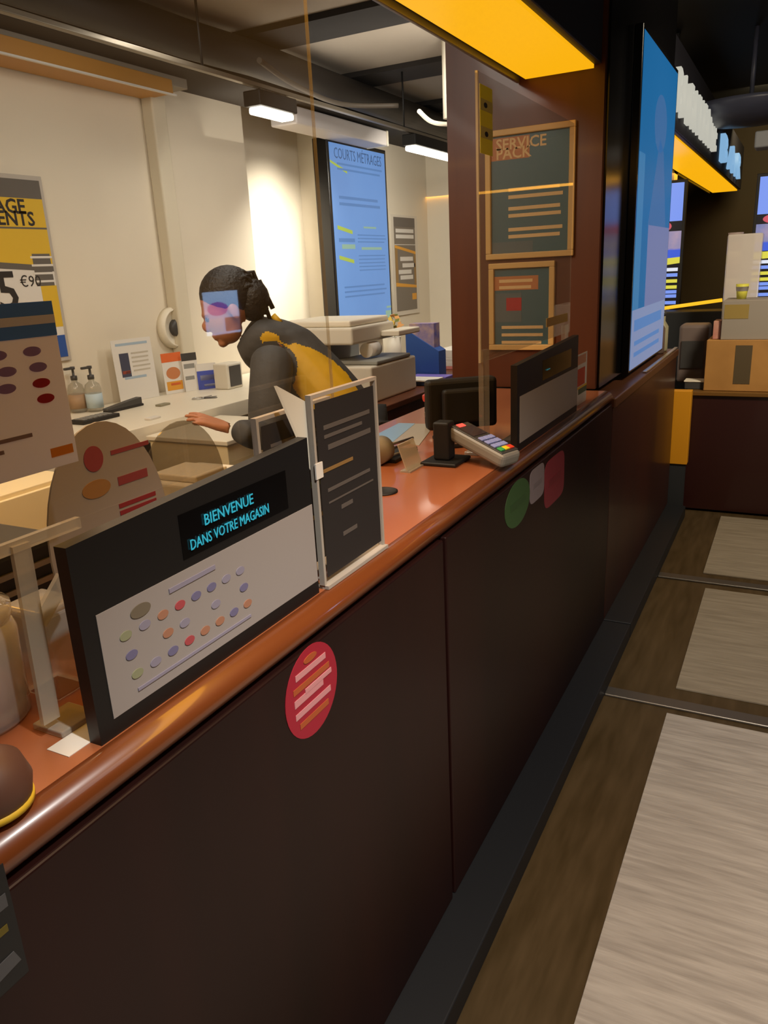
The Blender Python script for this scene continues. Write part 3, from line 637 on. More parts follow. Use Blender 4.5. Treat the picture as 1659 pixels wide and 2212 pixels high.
# things on the desk
def bottle(px, py, label, lab_c):
    c = at(px, py, 2, .94); t = thing('pump_bottle', label, 'bottle', (c.x, c.y, .94), 'pump bottles on the desk')
    m = MB(); m.lathe([(.035, 0), (.04, .006), (.04, .11), (.034, .135), (.014, .15), (.014, .16)], (c.x, c.y, .94)); m.build('body', clear('bottle_plastic', '#e6e4dc', .25, '#d8d4c8'), t)
    m = MB(); m.lathe([(.0405, .02), (.041, .02), (.041, .09), (.0405, .09)], (c.x, c.y, .94)); m.build('bottle_label', lab_c, t)
    m = MB(); m.lathe([(.016, .16), (.016, .18), (.006, .182), (.006, .21), (.012, .212), (.012, .225), (0, .226)], (c.x, c.y, .94)); m.box(c.x - .008, c.x + .008, c.y - .05, c.y, 1.152, 1.164, 0, .003); m.build('pump', M_dgrey, t)
bottle(172, 890, 'clear pump bottle with brown label, left on the white desk', mat('lab_brown', '#a88a6a', .6))
bottle(208, 888, 'clear pump bottle with pale blue label, right on the white desk', mat('lab_blue', '#b9cdd6', .6))
c = at(268, 884, 2, .94)
t = thing('stapler', 'black stapler lying on the white desk right of the pump bottles', 'stapler', (c.x, c.y, .94))
m = MB(); m.box(c.x - .02, c.x + .02, c.y - .12, c.y + .12, .94, .952, 0, .004); m.build('base', M_black, t)
m = MB(); m.prism([(c.x - .018, c.y - .12, .953), (c.x - .018, c.y + .11, .953), (c.x - .018, c.y + .11, .985), (c.x - .018, c.y + .03, .978), (c.x - .018, c.y - .12, .962)], (.036, 0, 0)); m.build('arm', M_dgrey, t)
def easel(name, label, cat, pbl, pbr, ptop, prints, mats, lean=.05):
    a, b = at(*pbl, 2, .94), at(*pbr, 2, .94); r_ = (b - a); r_.z = 0; w = r_.length; r_.normalize()
    d = ray(*ptop); n = Vector((r_.y, -r_.x, 0)); tt = (a - EYE).dot(n) / d.dot(n); h = (EYE + d * tt).z - .94
    t = thing(name, label, cat, tuple((a + b) / 2)); m = MB(); u = Vector((-n.x * lean, -n.y * lean, 1)).normalized()
    sh = Sheet(m, a + Vector((0, 0, .001)), r_, u); sh.slab(w, h, .003); prints(sh, w, h); m.build('board', mats, t)
    m = MB(); mid = a + r_ * (w / 2) - n * .004; m.prism([mid + Vector((0, 0, .001)), mid - n * .07 + Vector((0, 0, .001)), mid - n * (.004 + lean * h * .6) + Vector((0, 0, h * .6))], r_ * .003); m.build('prop', M_paper, t)
def p1(sh, w, h):
    sh.rect(.1 * w, .9 * w, .9 * h, .94 * h, 1); sh.rect(.15 * w, .38 * w, .4 * h, .78 * h, 2); sh.rect(.17 * w, .36 * w, .45 * h, .5 * h, 3); sh.lines(.45 * w, .9 * w, .78 * h, 5, .07 * h, .025 * h, 4); sh.rect(.2 * w, .75 * w, .36 * h, .4 * h, 1)
easel('notice_board', 'white notice with small dark picture propped on the desk against the wall', 'notice', (262, 872), (345, 856), (300, 730), p1, [M_paper, mat('n_blue', '#9fb3c4', .6), mat('n_dark', '#3a3f55', .6), mat('n_red', '#c05a3c', .6), mat('n_line', '#bdb6a6', .6)])
def p2(sh, w, h):
    sh.rect(0, w, .78 * h, h, 1); sh.oval(.5 * w, .5 * h, .35 * w, .15 * h, 2); sh.rect(.1 * w, .9 * w, .08 * h, .3 * h, 3); sh.rect(.3 * w, .8 * w, .2 * h, .26 * h, 1)
easel('brochure', 'orange and white brochure propped beside the white notice', 'brochure', (360, 853), (402, 846), (375, 762), p2, [M_paper, mat('b_orange', '#d9662c', .6), mat('b_rust', '#c07a4c', .6), mat('b_gold', '#d9982e', .6)])
def p3(sh, w, h):
    sh.rect(0, w, .8 * h, h, 1); sh.rect(.1 * w, .8 * w, .6 * h, .72 * h, 2); sh.rect(.1 * w, .7 * w, .3 * h, .4 * h, 2)
easel('brochure', 'dark-topped white brochure between the orange brochure and the blue card box', 'brochure', (402, 847), (434, 842), (415, 762), p3, [M_paper, M_dgrey, M_grey])
def p4(sh, w, h):
    sh.rect(0, w, 0, .72 * h, 1); sh.rect(.15 * w, .85 * w, .35 * h, .55 * h, 2); sh.rect(.3 * w, w, .1 * h, .2 * h, 2)
easel('card_box', 'blue and white card box propped right of the brochures', 'box', (430, 843), (472, 838), (448, 785), p4, [M_paper, mat('c_blue', '#3d4fae', .6), mat('c_pale', '#c7cbe2', .6)])
c = at(496, 838, 2, .94)
t = thing('desk_speaker', 'dark grey desk speaker in pale frame at the right end of the desk', 'speaker', (c.x, c.y, .94))
zt = at(496, 782, 0, c.x).z
m = MB(); m.box(c.x - .05, c.x + .05, c.y - .07, c.y + .07, .94, zt, 0, .01); m.build('body', M_cream, t)
m = MB(); m.box(c.x + .05, c.x + .054, c.y - .05, c.y + .05, .955, zt - .015, 0, .001); m.build('front', M_dgrey, t)
c = at(205, 908, 2, .94)
t = thing('desk_calculator', 'black desk calculator by the desk front behind the oval card', 'calculator', (c.x, c.y, .94))
m = MB(); m.box(c.x - .05, c.x + .05, c.y - .11, c.y + .11, .94, .958, 0, .004); m.build('body', M_black, t)
m = MB()
for i in range(6):
    for j in range(3): m.box(c.x - .03 + j * .022, c.x - .013 + j * .022, c.y - .09 + i * .03, c.y - .068 + i * .03, .958, .962)
m.build('keys', M_grey, t)
for i, (px, py, lb) in enumerate(((352, 876, 'small grey eraser-like block in the middle of the white desk'), (330, 905, 'pale note block near the desk front'))):
    c = at(px, py, 2, .94); box_thing('note_block', lb, 'note block', c.x - .02, c.x + .02, c.y - .035, c.y + .035, .94, .95, [mat('nb_grey', '#8d8870', .6), M_paper][i])
c = at(428, 862, 2, .94)
t = thing('key_bunch', 'bunch of keys lying on the desk before the blue card box', 'keys', (c.x, c.y, .94))
m = MB(); m.tube([(c.x + .03 * math.cos(a), c.y + .03 * math.sin(a), .944) for a in [k * math.pi / 8 for k in range(17)]], .003); m.build('ring', M_steel, t)
for k in range(3):
    a = .5 + k * .5; m = MB(); m.prism([(c.x + .03 * math.cos(a), c.y + .03 * math.sin(a) - .008, .9415), (c.x + .03 * math.cos(a), c.y + .03 * math.sin(a) + .008, .9415), (c.x + .1 * math.cos(a), c.y + .1 * math.sin(a) + .004, .9415), (c.x + .1 * math.cos(a), c.y + .1 * math.sin(a) - .004, .9415)], (0, 0, .003)); m.build('key', M_dgrey, t)

# wall things
c0, c1 = at(362, 668, 0, -3.1), at(432, 745, 0, -3.1); cy, cz, rr = (c0.y + c1.y) / 2, (c0.z + c1.z) / 2, (c1.y - c0.y) / 2
t = thing('wall_fan', 'round white wall fan with dark oval hub behind the cashier\'s face', 'fan', (-3.15, cy, cz - rr))
m = MB(); m.lathe([(rr, 0), (rr, .03), (rr * .9, .05), (rr * .85, .05), (rr * .8, .03), (0, .03)], (-3.199, cy, cz), axis='X'); m.build('housing', M_white, t)
m = MB(); m.lathe([(rr * .42, 0), (rr * .42, .02), (rr * .3, .03), (0, .032)], (-3.169, cy, cz), axis='X'); m.build('hub', M_dgrey, t)
# framed yellow poster
X = -3.19
pr_, pt, pb = at(120, 620, 0, X).y, at(80, 391, 0, X).z, at(147, 769, 0, X).z
w, h = .75, pt - pb
t = thing('wall_poster', 'framed yellow and white price poster on the office wall at far left', 'poster', (X, pr_ - w / 2, pb))
m = MB(); m.box(-3.199, -3.185, pr_ - w - .02, pr_ + .02, pb - .02, pt + .02, 0, .003); m.build('frame', mat('poster_frame', '#b8b0a4', .5), t)
m = MB(); sh = Sheet(m, (-3.183, pr_ - w, pb), YR, ZU); sh.slab(w, h, .002)
sh.rect(0, w, .9 * h, h, 1); sh.rect(0, w, .53 * h, .9 * h, 2); sh.rect(0, w, .735 * h, .745 * h, 1, .0012); sh.quad([(0, .56 * h), (w, .50 * h), (w, .53 * h), (0, .60 * h)], 1, .0012)
sh.rect(w - .09, w, .18 * h, .42 * h, 2); sh.rect(w - .11, w - .01, .42 * h, .6 * h, 1, .0014)
for k in range(4): sh.rect(w - .12, w, (.44 + k * .045) * h, (.452 + k * .045) * h, 0, .0016)
sh.text('PARRAINAGE', .085, w - .1, .82 * h, 3, align='RIGHT', bold=.002); sh.text('ADHÉRENTS', .085, w - .06, .755 * h, 3, align='RIGHT', bold=.002)
sh.text('15', .24, w - .21, .30 * h, 3, align='RIGHT', bold=.003); sh.text('€90', .07, w - .2, .42 * h, 3); sh.lines(w - .4, w - .12, .27 * h, 3, .03, .012, 4); sh.text('DÉCOUVERTE', .06, w - .12, .17 * h, 3, align='RIGHT'); sh.rect(0, w, 0, .13 * h, 5)
m.build('print', [M_paper, mat('poster_grey', '#5f5a54', .6), M_yel, M_ink, mat('poster_line', '#a39c90', .6), M_blue], t)
# portrait TV
X = -3.08
y0, y1, z1, z0 = at(709, 305, 0, X).y, at(829, 330, 0, X).y, at(710, 306, 0, X).z, at(738, 712, 0, X).z - .02
t = thing('wall_display', 'tall portrait screen glowing blue on the office wall', 'screen', (X, (y0 + y1) / 2, z0))
m = MB(); m.box(-3.199, X, y0 - .03, y1 + .03, z0 - .03, z1 + .03, 0, .006); m.build('housing', M_blackg, t)
w, h = y1 - y0, z1 - z0
m = MB(); sh = Sheet(m, (X + .002, y0, z0), YR, ZU); sh.slab(w, h, .0015)
sh.text('COURTS MÉTRAGES', .105, .06, .925 * h, 1, stretch=.78); sh.lines(.1, w - .03, .905 * h, 2, .035, .014, 2)
sh.quad([(.0, .90 * h), (.24, .855 * h), (.24, .87 * h), (.0, .912 * h)], 3)
sh.lines(.1, w - .1, .735 * h, 2, .045, .02, 2)
for b in (.56, .40): sh.quad([(.05, b * h), (.27, (b - .025) * h), (.27, (b - .005) * h), (.05, (b + .02) * h)], 3)
sh.rect(.06, .3, .492 * h, .512 * h, 2); sh.lines(.35, w - .03, .535 * h, 3, .025, .008, 2); sh.lines(.35, w - .03, .42 * h, 5, .027, .008, 2); sh.rect(.4, w - .12, .45 * h, .465 * h, 4); sh.rect(.1, .3, .455 * h, .48 * h, 4); sh.rect(.45, w - .2, .57 * h, .58 * h, 4)
sh.lines(.1, w - .06, .25 * h, 3, .035, .012, 2); sh.rect(w - .1, w, .03 * h, .085 * h, 4); sh.rect(w - .08, w, .1 * h, .112 * h, 4)
em = 1.0
m.build('screen', [mat('tv_blue', '#6a94cc', .5, emit=em * .9, c2='#628ac4', scale=1.2), mat('tv_text', '#3a557c', .4, emit=em), mat('tv_line', '#4e74a6', .4, emit=em), mat('tv_green', '#9aab42', .4, emit=em), mat('tv_green2', '#82a08c', .4, emit=em)], t)
# poster right of TV
X = -3.19
y0, y1, z1, z0 = at(849, 470, 0, X).y, at(894, 472, 0, X).y, at(870, 470, 0, X).z, at(878, 670, 0, X).z
t = thing('wall_poster', 'narrow grey and orange poster on the office wall right of the blue screen', 'poster', (X, (y0 + y1) / 2, z0)); w, h = y1 - y0, z1 - z0
m = MB(); m.box(-3.199, -3.188, y0 - .06, y1 + .06, z0 - .04, z1 + .02, 0, .003); m.build('frame', mat('poster_frame2', '#d6cebe', .5), t)
m = MB(); sh = Sheet(m, (-3.186, y0, z0), YR, ZU); sh.slab(w, h, .002); sh.rect(0, w, .9 * h, h, 2)
for b in (.84, .78): sh.rect(.03, w - .03, b * h, (b + .04) * h, 1)
sh.rect(0, w, .71 * h, .717 * h, 1); sh.quad([(0, .68 * h), (w, .61 * h), (w, .64 * h), (0, .71 * h)], 3); sh.quad([(0, .27 * h), (w, .24 * h), (w, .27 * h), (0, .31 * h)], 3); sh.rect(0, .05, .3 * h, .68 * h, 4); sh.rect(w - .04, w, .28 * h, .62 * h, 4)
for b, e in ((.54, .1), (.47, .14), (.40, .06), (.34, .09)): sh.rect(e, w - .16 + e, b * h, (b + .045) * h, 1)
sh.rect(w - .1, w - .01, .11 * h, .18 * h, 3)
m.build('print', [mat('poster_taupe', '#7d7468', .6), M_paper, mat('poster_dark', '#6a635c', .6), mat('poster_orange', '#e0a23a', .6), mat('poster_brown', '#9a7a48', .6)], t)
# cove strip at top of wall
y1 = at(372, 206, 0, -3.0).y
t = thing('cove_light', 'long cornice light strip with orange-brown face at the top of the office wall', 'light strip', (-3.1, 1.5, 2.44))
zb = at(375, 208, 0, -3.0).z
m = MB(); m.box(-3.199, -3.0, -.8, y1 + .13, zb + .05, zb + .17, 0, .004); m.build('casing', mat('casing_grey', '#8d8578', .6), t)
m = MB(); m.box(-3.19, -2.99, -.8, y1, zb + .008, zb + .075, 0, .003); m.build('face', mat('cove_orange', '#b9853f', .5), t)
m = MB(); m.box(-3.0, -2.985, -.8, y1 + .02, zb, zb + .008); m.build('bottom_edge', M_paper, t)
# white AC trunking above TV
y0, y1 = at(640, 250, 0, -2.9).y, at(836, 300, 0, -2.9).y; z0, z1 = at(850, 318, 0, -2.9).z, at(850, 287, 0, -2.9).z
t = thing('air_duct', 'white box-section air duct hanging above the blue screen', 'duct', (-3.0, (y0 + y1) / 2, z0))
m = MB(); m.box(-3.1, -2.9, y0, y1, z0, z1, 0, .012); m.build('channel', mat('duct_white', '#d8d2cf', .5), t)
m = MB(); m.box(-3.105, -2.895, y1, y1 + .02, z0 - .003, z1 + .003, 0, .006); m.build('end_cap', M_white, t)
for y in (y0 + .3, y1 - .3):
    m = MB(); m.box(-3.02, -2.98, y, y + .02, z1, 2.56); m.build('hanger', M_black, t)
# track rail and linear lamps
t = thing('track_rail', 'thin grey lighting track running the length of the office ceiling', 'lighting track', (-2.4, 3.5, 2.4))
m = MB(); m.box(-2.415, -2.385, .5, 7.05, 2.405, 2.425, 0, .003); m.build('rail', mat('rail_grey', '#7c7466', .4, metal=.5), t)
for y in (1.0, 3.0, 5.0, 6.8):
    m = MB(); m.tube([(-2.4, y, 2.425), (-2.4, y, 2.78)], .006); m.build('hanger', M_black, t)
def linlamp(px0, py0, px1, py1, label):
    a, b = at(px0, py0, 0, -2.38), at(px1, py1, 0, -2.38); z = (a.z + b.z) / 2
    t = thing('track_lamp', label, 'lamp', (-2.4, (a.y + b.y) / 2, z), 'linear track lamps over the office')
    m = MB(); m.box(-2.46, -2.36, a.y - .02, b.y + .02, z + .012, z + .08, 0, .006); m.build('housing', M_black, t)
    m = MB(); m.box(-2.45, -2.37, a.y, b.y, z - .02, z + .012, 0, .01); m.build('tube', M_glow_w, t)
    for y in (a.y + .03, b.y - .03):
        m = MB(); m.box(-2.405, -2.395, y, y + .01, z + .08, 2.404); m.build('hanger', M_black, t)
linlamp(562, 236, 632, 250, 'short white linear lamp on the ceiling track left of the blue screen')
linlamp(895, 321, 992, 339, 'long white linear lamp on the ceiling track right of the blue screen')
# pipes, cables
def cable(label, pts, r, m_=M_wire):
    P = [Vector(p) for p in pts]; Q = []
    for i in range(len(P) - 1):
        p0, p1, p2, p3 = P[max(i - 1, 0)], P[i], P[i + 1], P[min(i + 2, len(P) - 1)]
        for k in range(6):
            t_ = k / 6; Q.append(.5 * ((2 * p1) + (p2 - p0) * t_ + (2 * p0 - 5 * p1 + 4 * p2 - p3) * t_ * t_ + (3 * p1 - p0 - 3 * p2 + p3) * t_ ** 3))
    Q.append(P[-1]); m = MB(); m.tube(Q, r); return tag(m.build('cable', m_), label, 'cable')
cable('thin grey cable sagging from the office ceiling at top left', [at(130, -20, 2, 2.72), at(230, 40, 2, 2.7), at(330, 68, 2, 2.7), at(470, 80, 2, 2.74)], .012)
cable('dark cable looping under the ceiling gap strips before the screen', [at(560, 130, 2, 2.53), at(640, 185, 2, 2.52), at(740, 225, 2, 2.51), at(860, 228, 2, 2.51)], .014, mat('cable_dark', '#5a5248', .6))
cable('white conduit curving beside the pillar below the white pipe', [at(905, 240, 0, -1.9), at(930, 262, 0, -1.9), at(960, 268, 0, -1.9), at(1005, 268, 0, -1.9)], .012, M_white)
m = MB(); a, b = at(966, 176, 0, -1.9), at(972, 258, 0, -1.9); m.cyl((-1.9, a.y, b.z), .028, 2.78 - b.z)
tag(m.build('pipe', M_cream), 'white vertical pipe dropping from the ceiling beside the pillar', 'pipe')
m = MB(); m.tube([(-2.74, .5, 2.65), (-2.74, 1.5, 2.65), (-2.74, 2.6, 2.65), (-2.74, 3.3, 2.65), (-2.70, 3.8, 2.65), (-2.72, 4.6, 2.65), (-2.74, 6.9, 2.65)], .085, seg=20)
tag(m.build('air_pipe', mat('duct_dark', '#231e19', .6)), 'fat dark round ventilation pipe curving under the office ceiling', 'pipe')

# ================================================================== FAR SNACK AREA
t = thing('snack_counter', 'dark red snack counter crossing the far end of the floor', 'counter', (.3, 5.3, 0))
m = MB(); m.box(-.55, 1.6, 4.98, 5.6, .015, .73, 0, .004); m.build('front_panel', mat('far_red', '#2a0b08', .4, coat=.2), t)
m = MB(); m.box(-.56, 1.62, 4.96, 5.62, .73, .755, 0, .004); m.build('worktop', mat('far_top', '#6a4a20', .3), t)
m = MB(); m.box(-.5, 1.6, 5.02, 5.58, 0, .015); m.build('plinth', M_black, t)
t = thing('counter_flap', 'yellow-faced flap panel between the lower counter and the snack counter', 'panel', (-.6, 4.92, 0))
m = MB(); m.box(-.655, -.515, 4.875, 4.945, .32, .77, 0, .004); m.build('panel', mat('flap_yellow', '#c98a12', .5), t)
m = MB(); m.box(-.645, -.525, 4.885, 4.935, 0, .32); m.build('base', mat('flap_base', '#23262a', .6), t)
y = 5.0
def bx(px0, py0, px1, py1, yf): a, b = at(px0, py0, 1, yf), at(px1, py1, 1, yf); return a.x, b.x, b.z, a.z
t = thing('display_carton', 'large tan cardboard display carton with dark window on the snack counter', 'carton', (-.3, 5.2, .755))
x0, x1, z0, z1 = bx(1527, 735, 1700, 838, y)
m = MB(); m.box(x0, x1, y, y + .35, .756, z1, 0, .004); m.build('carton', mat('cardboard', '#a87a3c', .7, c2='#966a30', scale=5), t)
m = MB(); m.box(x0 + .16, x0 + .25, y - .002, y, .80, z1 - .03); m.build('window', mat('carton_dark', '#4a3c22', .7), t)
xx = bx(1562, 650, 1700, 735, y)
m = MB(); m.box(xx[0], xx[1], y + .02, y + .33, z1, xx[3], 0, .004); m.build('header', mat('header_grey', '#8a8174', .7), t)
m = MB(); m.box(xx[0] + .01, xx[0] + .14, y + .018, y + .02, z1 + .12, z1 + .2); m.build('header_print', mat('header_ochre', '#8a7436', .7), t)
x0, x1, z0, z1b = bx(1540, 695, 1562, 733, y)
box_thing('small_carton', 'small pink printed carton on top of the tan display carton', 'carton', x0, xx[0] - .004, y + .05, y + .2, z1 + .001, z1b, mat('carton_pink', '#b98c78', .7, c2='#a86a5c', scale=20))
x0, x1, z0, z1c = bx(1562, 505, 1630, 648, 5.12)
t = thing('cup_dispenser', 'tall translucent dispenser column of cups behind the tan carton', 'dispenser', ((x0 + x1) / 2, 5.5, .756))
m = MB(); m.box(x0, x1, 5.45, 5.62, .756, z1c, 0, .01); m.build('column', clear('frosted_column', '#e6e0d8', .6, '#efe8e0'), t)
m = MB()
k = 0; zz = 1.28
while zz < z1c - .03:
    m.lathe([(.035, 0), (.045, .05), (.0, .051)], ((x0 * 1.6 + x1 * .4) / 2, 5.53, zz), random.randrange(3), 20); zz += .055
m.build('cups', [mat('cup_pink', '#b59484', .5), mat('cup_cream', '#d6c8a8', .5), mat('cup_grey', '#9a8a86', .5)], t)
a = at(1602, 640, 1, 5.18)
t = thing('paper_cup', 'yellow and white paper cup standing on the display carton', 'cup', (a.x, 5.18, xx[3]))
m = MB(); m.lathe([(.026, 0), (.036, .085), (.033, .085), (0, .08)], (a.x, 5.18, xx[3])); m.build('cup', mat('cup_yellow', '#c9c44a', .5), t)
m = MB(); m.lathe([(.0325, .045), (.0355, .07), (.036, .07)], (a.x, 5.18, xx[3] + .0)); m.build('white_band', M_paper, t)
# menu screens
def menu_screen(label, px0, py0, px1, py1, yf, wide):
    x0, x1, z0, z1 = bx(px0, py0, px1, py1, yf); 
    if wide < 0: x0 = x1 + wide
    if wide > 0: x1 = x0 + wide
    t = thing('menu_screen', label, 'screen', ((x0 + x1) / 2, yf, z0), 'lit menu screens over the snack counter')
    m = MB(); m.box(x0 - .02, x1 + .02, yf, yf + .05, z0 - .02, z1 + .02, 0, .004); m.box((x0 + x1) / 2 - .02, (x0 + x1) / 2 + .02, yf + .02, yf + .05, z1, 3.0); m.build('housing', M_black, t)
    m = MB(); sh = Sheet(m, (x0, yf - .001, z0), XR, ZU); w, h = x1 - x0, z1 - z0; sh.slab(w, h, .001, 0)
    sh.rect(0, w, .70 * h, h, 1); sh.oval(.4 * w, .66 * h, .3 * w, .045 * h, 4); sh.rect(0, w, .47 * h, .62 * h, 5); sh.rect(0, w, .40 * h, .48 * h, 2); sh.quad([(0, .33 * h), (w, .36 * h), (w, .41 * h), (0, .39 * h)], 3, .0012)
    for b, c_ in ((.295, 6), (.25, 1), (.2, 3), (.15, 3), (.11, 1), (.075, 1), (.02, 1)): sh.rect(.0, w * .96, b * h, (b + .028) * h, c_)
    m.build('screen', [mat('scr_black', '#111018', .4, emit=.6), mat('scr_blue', '#7a98f0', .4, emit=.95), mat('scr_deep', '#3f5fd8', .4, emit=.9), mat('scr_yellow', '#d9d24a', .4, emit=.95), mat('scr_red', '#d85a6a', .4, emit=.8), mat('scr_mix', '#7d86b8', .4, emit=.8, c2='#b8a0b8', scale=9), mat('scr_white', '#dfe4f2', .4, emit=.95)], t)
menu_screen('lit menu screen partly hidden by the blue advertising panel', 1405, 400, 1462, 662, 6.3, 0)
menu_screen('lit menu screen cut off by the right photo edge', 1643, 382, 1750, 642, 5.9, 0)
# glowing edge line, machines
a, b = at(1418, 668, 1, 6.0), at(1560, 648, 1, 6.0)
t = thing('popcorn_machine', 'dark machine with glowing yellow upper edge behind the snack counter', 'machine', ((a.x + b.x) / 2, 6.1, 0))
m = MB(); m.box(a.x - .1, b.x + .25, 6.02, 6.25, 0, min(a.z, b.z) - .02, 0, .01); m.build('body', mat('machine_dark', '#25282a', .4), t)
m = MB(); m.tube([(a.x, 6.0, a.z), (b.x, 6.0, b.z)], .012); m.build('light_edge', mat('edge_glow', '#ffbe28', .4, emit=1.1), t)
# back wall bottles and boxes on lower counter end
for px, py0, py1, yf, c_, lb in ((1440, 680, 745, 5.2, '#8a8468', 'olive bottle on the lower counter end behind the blue panel'), (1460, 665, 740, 5.3, '#5a4a42', 'dark brown bottle next to the olive bottle on the lower counter end')):
    yf = 4.72 - (.12 if px > 1450 else 0); a = at(px, 700, 1, yf); a.x = min(a.x, -.68); t = thing('sauce_bottle', lb, 'bottle', (a.x, yf, 1.02), 'bottles at the end of the lower counter'); h = .2
    m = MB(); m.lathe([(.03, 0), (.034, .01), (.034, h * .7), (.015, h * .85), (.015, h)], (a.x, yf, 1.02)); m.build('body', mat('bt' + c_, c_, .35), t)
    m = MB(); m.lathe([(.018, h), (.018, h + .025), (0, h + .027)], (a.x, yf, 1.02)); m.build('cap', M_dgrey, t)
a = at(1500, 735, 1, 5.35)
x0, x1, z0, z1 = bx(1468, 702, 1522, 835, 5.3)
t = thing('coffee_machine', 'grey-brown drinks machine left of the tan carton on the snack counter', 'machine', ((x0 + x1) / 2, 5.4, .756))
m = MB(); m.box(x0, x1, 5.3, 5.5, .756, z1, 0, .02); m.build('body', mat('machine_taupe', '#6a5d58', .5), t)
m = MB(); m.box(x0 + .02, x1 - .02, 5.29, 5.3, .85, z1 - .1); m.build('front', M_dgrey, t)
x0, x1, z0, z1 = bx(1492, 808, 1524, 836, 5.05)
t = thing('drip_tray', 'low tray with bright rim left of the tan carton on the snack counter', 'tray', ((x0 + x1) / 2, 5.08, .756))
m = MB(); m.box(x0 - .03, x1, 5.04, 5.14, .756, .80, 0, .004); m.build('tray', M_dgrey, t)
m = MB(); m.box(x0 - .035, x1 + .002, 5.035, 5.145, .80, .808, 0, .002); m.build('rim', M_cream, t)
# ceiling things in foyer
c = at(1428, 100, 1, 4.6)
t = thing('ceiling_spotlight', 'small pale track spotlight above the blue advertising panel', 'spotlight', (c.x, 4.6, c.z))
m = MB(); m.lathe([(.035, 0), (.035, .1), (.02, .11)], (c.x, 4.6, c.z), axis='Y'); m.build('head', M_cream, t)
m = MB(); m.cyl((c.x, 4.65, c.z + .03), .012, 3.0 - c.z - .03); m.build('stem', M_black, t)
c = at(1620, 245, 1, 6.5)
m = MB(); m.lathe([(.0, -.08), (.3, -.05), (.42, .03), (.42, .06), (.0, .1)], (c.x, 6.5, c.z), seg=40); m.cyl((c.x, 6.5, c.z + .05), .015, 3.0 - c.z - .05)
tag(m.build('ceiling_lamp_shade', mat('shade_slate', '#4c4f60', .4), smooth=False), 'wide dark slate ceiling shade at the upper right', 'ceiling shade')
a = at(1645, 300, 1, 6.0)
m = MB(); m.box(a.x - .04, a.x + .3, 6.0, 6.2, a.z - .05, a.z + .05, 0, .01); m.box(a.x + .1, a.x + .13, 6.1, 6.12, a.z + .05, 3.0)
tag(m.build('ceiling_unit', mat('unit_grey', '#8f9296', .5)), 'grey box unit hanging from the foyer ceiling at the right edge', 'ceiling unit')

# ================================================================== CASHIER
def skin_mesh(chains, sub=1):
    """chains: lists of (point, rx) ; first point of a later chain may be a key of an earlier vertex -> continuous skeleton"""
    verts, rad, edges, idx = [], [], [], {}
    for ch in chains:
        prev = None
        for key, p, r in ch:
            if key in idx: i = idx[key]
            else:
                i = len(verts); verts.append(Vector(p)); rad.append(r); idx[key] = i
            if prev is not None: edges.append((prev, i))
            prev = i
    me = bpy.data.meshes.new('sk'); me.from_pydata(verts, edges, []); o = bpy.data.objects.new('sk', me); COL.objects.link(o)
    md = o.modifiers.new('skin', 'SKIN'); md.use_smooth_shade = True
    for i, v in enumerate(me.skin_vertices[0].data):
        r = rad[i]; v.radius = r if isinstance(r, tuple) else (r, r); v.use_root = (i == 0)
    sm = o.modifiers.new('sub', 'SUBSURF'); sm.levels = sub; sm.render_levels = sub
    dg = bpy.context.evaluated_depsgraph_get(); dg.update(); ev = o.evaluated_get(dg); m2 = ev.to_mesh()
    b = bmesh.new(); b.from_mesh(m2); ev.to_mesh_clear(); bpy.data.objects.remove(o)
    return b
def remesh(b, vox, smooth=4):
    me = bpy.data.meshes.new('rm'); b.to_mesh(me); b.free(); o = bpy.data.objects.new('rm', me); COL.objects.link(o)
    md = o.modifiers.new('r', 'REMESH'); md.mode = 'VOXEL'; md.voxel_size = vox; md.use_smooth_shade = True
    sm = o.modifiers.new('s', 'SMOOTH'); sm.iterations = smooth; sm.factor = .5
    dg = bpy.context.evaluated_depsgraph_get(); dg.update(); ev = o.evaluated_get(dg); m2 = ev.to_mesh()
    nb = bmesh.new(); nb.from_mesh(m2); ev.to_mesh_clear(); bpy.data.objects.remove(o); return nb
def finish(b, name, mats, parent=None, loc=None):
    mm = MB(); mm.bm.free(); mm.bm = b
    for f in b.faces: f.smooth = True
    return mm.build(name, mats, parent, smooth=True, origin=loc)
def ellipsoid(c, ax, r, seg=24):
    b = bmesh.new(); bmesh.ops.create_uvsphere(b, u_segments=seg, v_segments=seg // 2, radius=1)
    for v in b.verts: v.co = c + ax[0] * v.co.x * r[0] + ax[1] * v.co.y * r[1] + ax[2] * v.co.z * r[2]
    return b
def merge(*bs):
    mm = MB()
    for b in bs: mm.add(b)
    for f in mm.bm.faces: f.smooth = True
    return mm.bm
DB = 2.92; tip = dp(396, 893, 2.50)
fwd_b = Vector((-.80, -.60, 0)); lat = Vector((.60, -.80, 0))      # facing the desk; lat points to the camera side (left arm)
pel = dp(775, 950, DB); waist = dp(703, 848, DB); chest = dp(618, 778, DB); uch = dp(572, 738, DB); neck = dp(540, 712, DB); head = dp(492, 668, 2.83)
sh_n = dp(590, 775, 2.76); el_n = dp(572, 945, 2.74); wr_n = dp(502, 928, 2.56)
sh_f = uch - lat * .17 + Vector((0, 0, -.01)); el_f = dp(600, 870, 3.12); wr_f = dp(610, 960, 3.02)
def leg(s):
    hip = pel + lat * (.09 * s) + Vector((0, 0, -.03)); kn = Vector((pel.x, pel.y, .48)) + lat * (.10 * s) + fwd_b * .05
    an = Vector((pel.x, pel.y, .08)) + lat * (.11 * s) - fwd_b * .02; toe = an + fwd_b * .16 + Vector((0, 0, -.045)); return hip, kn, an, toe
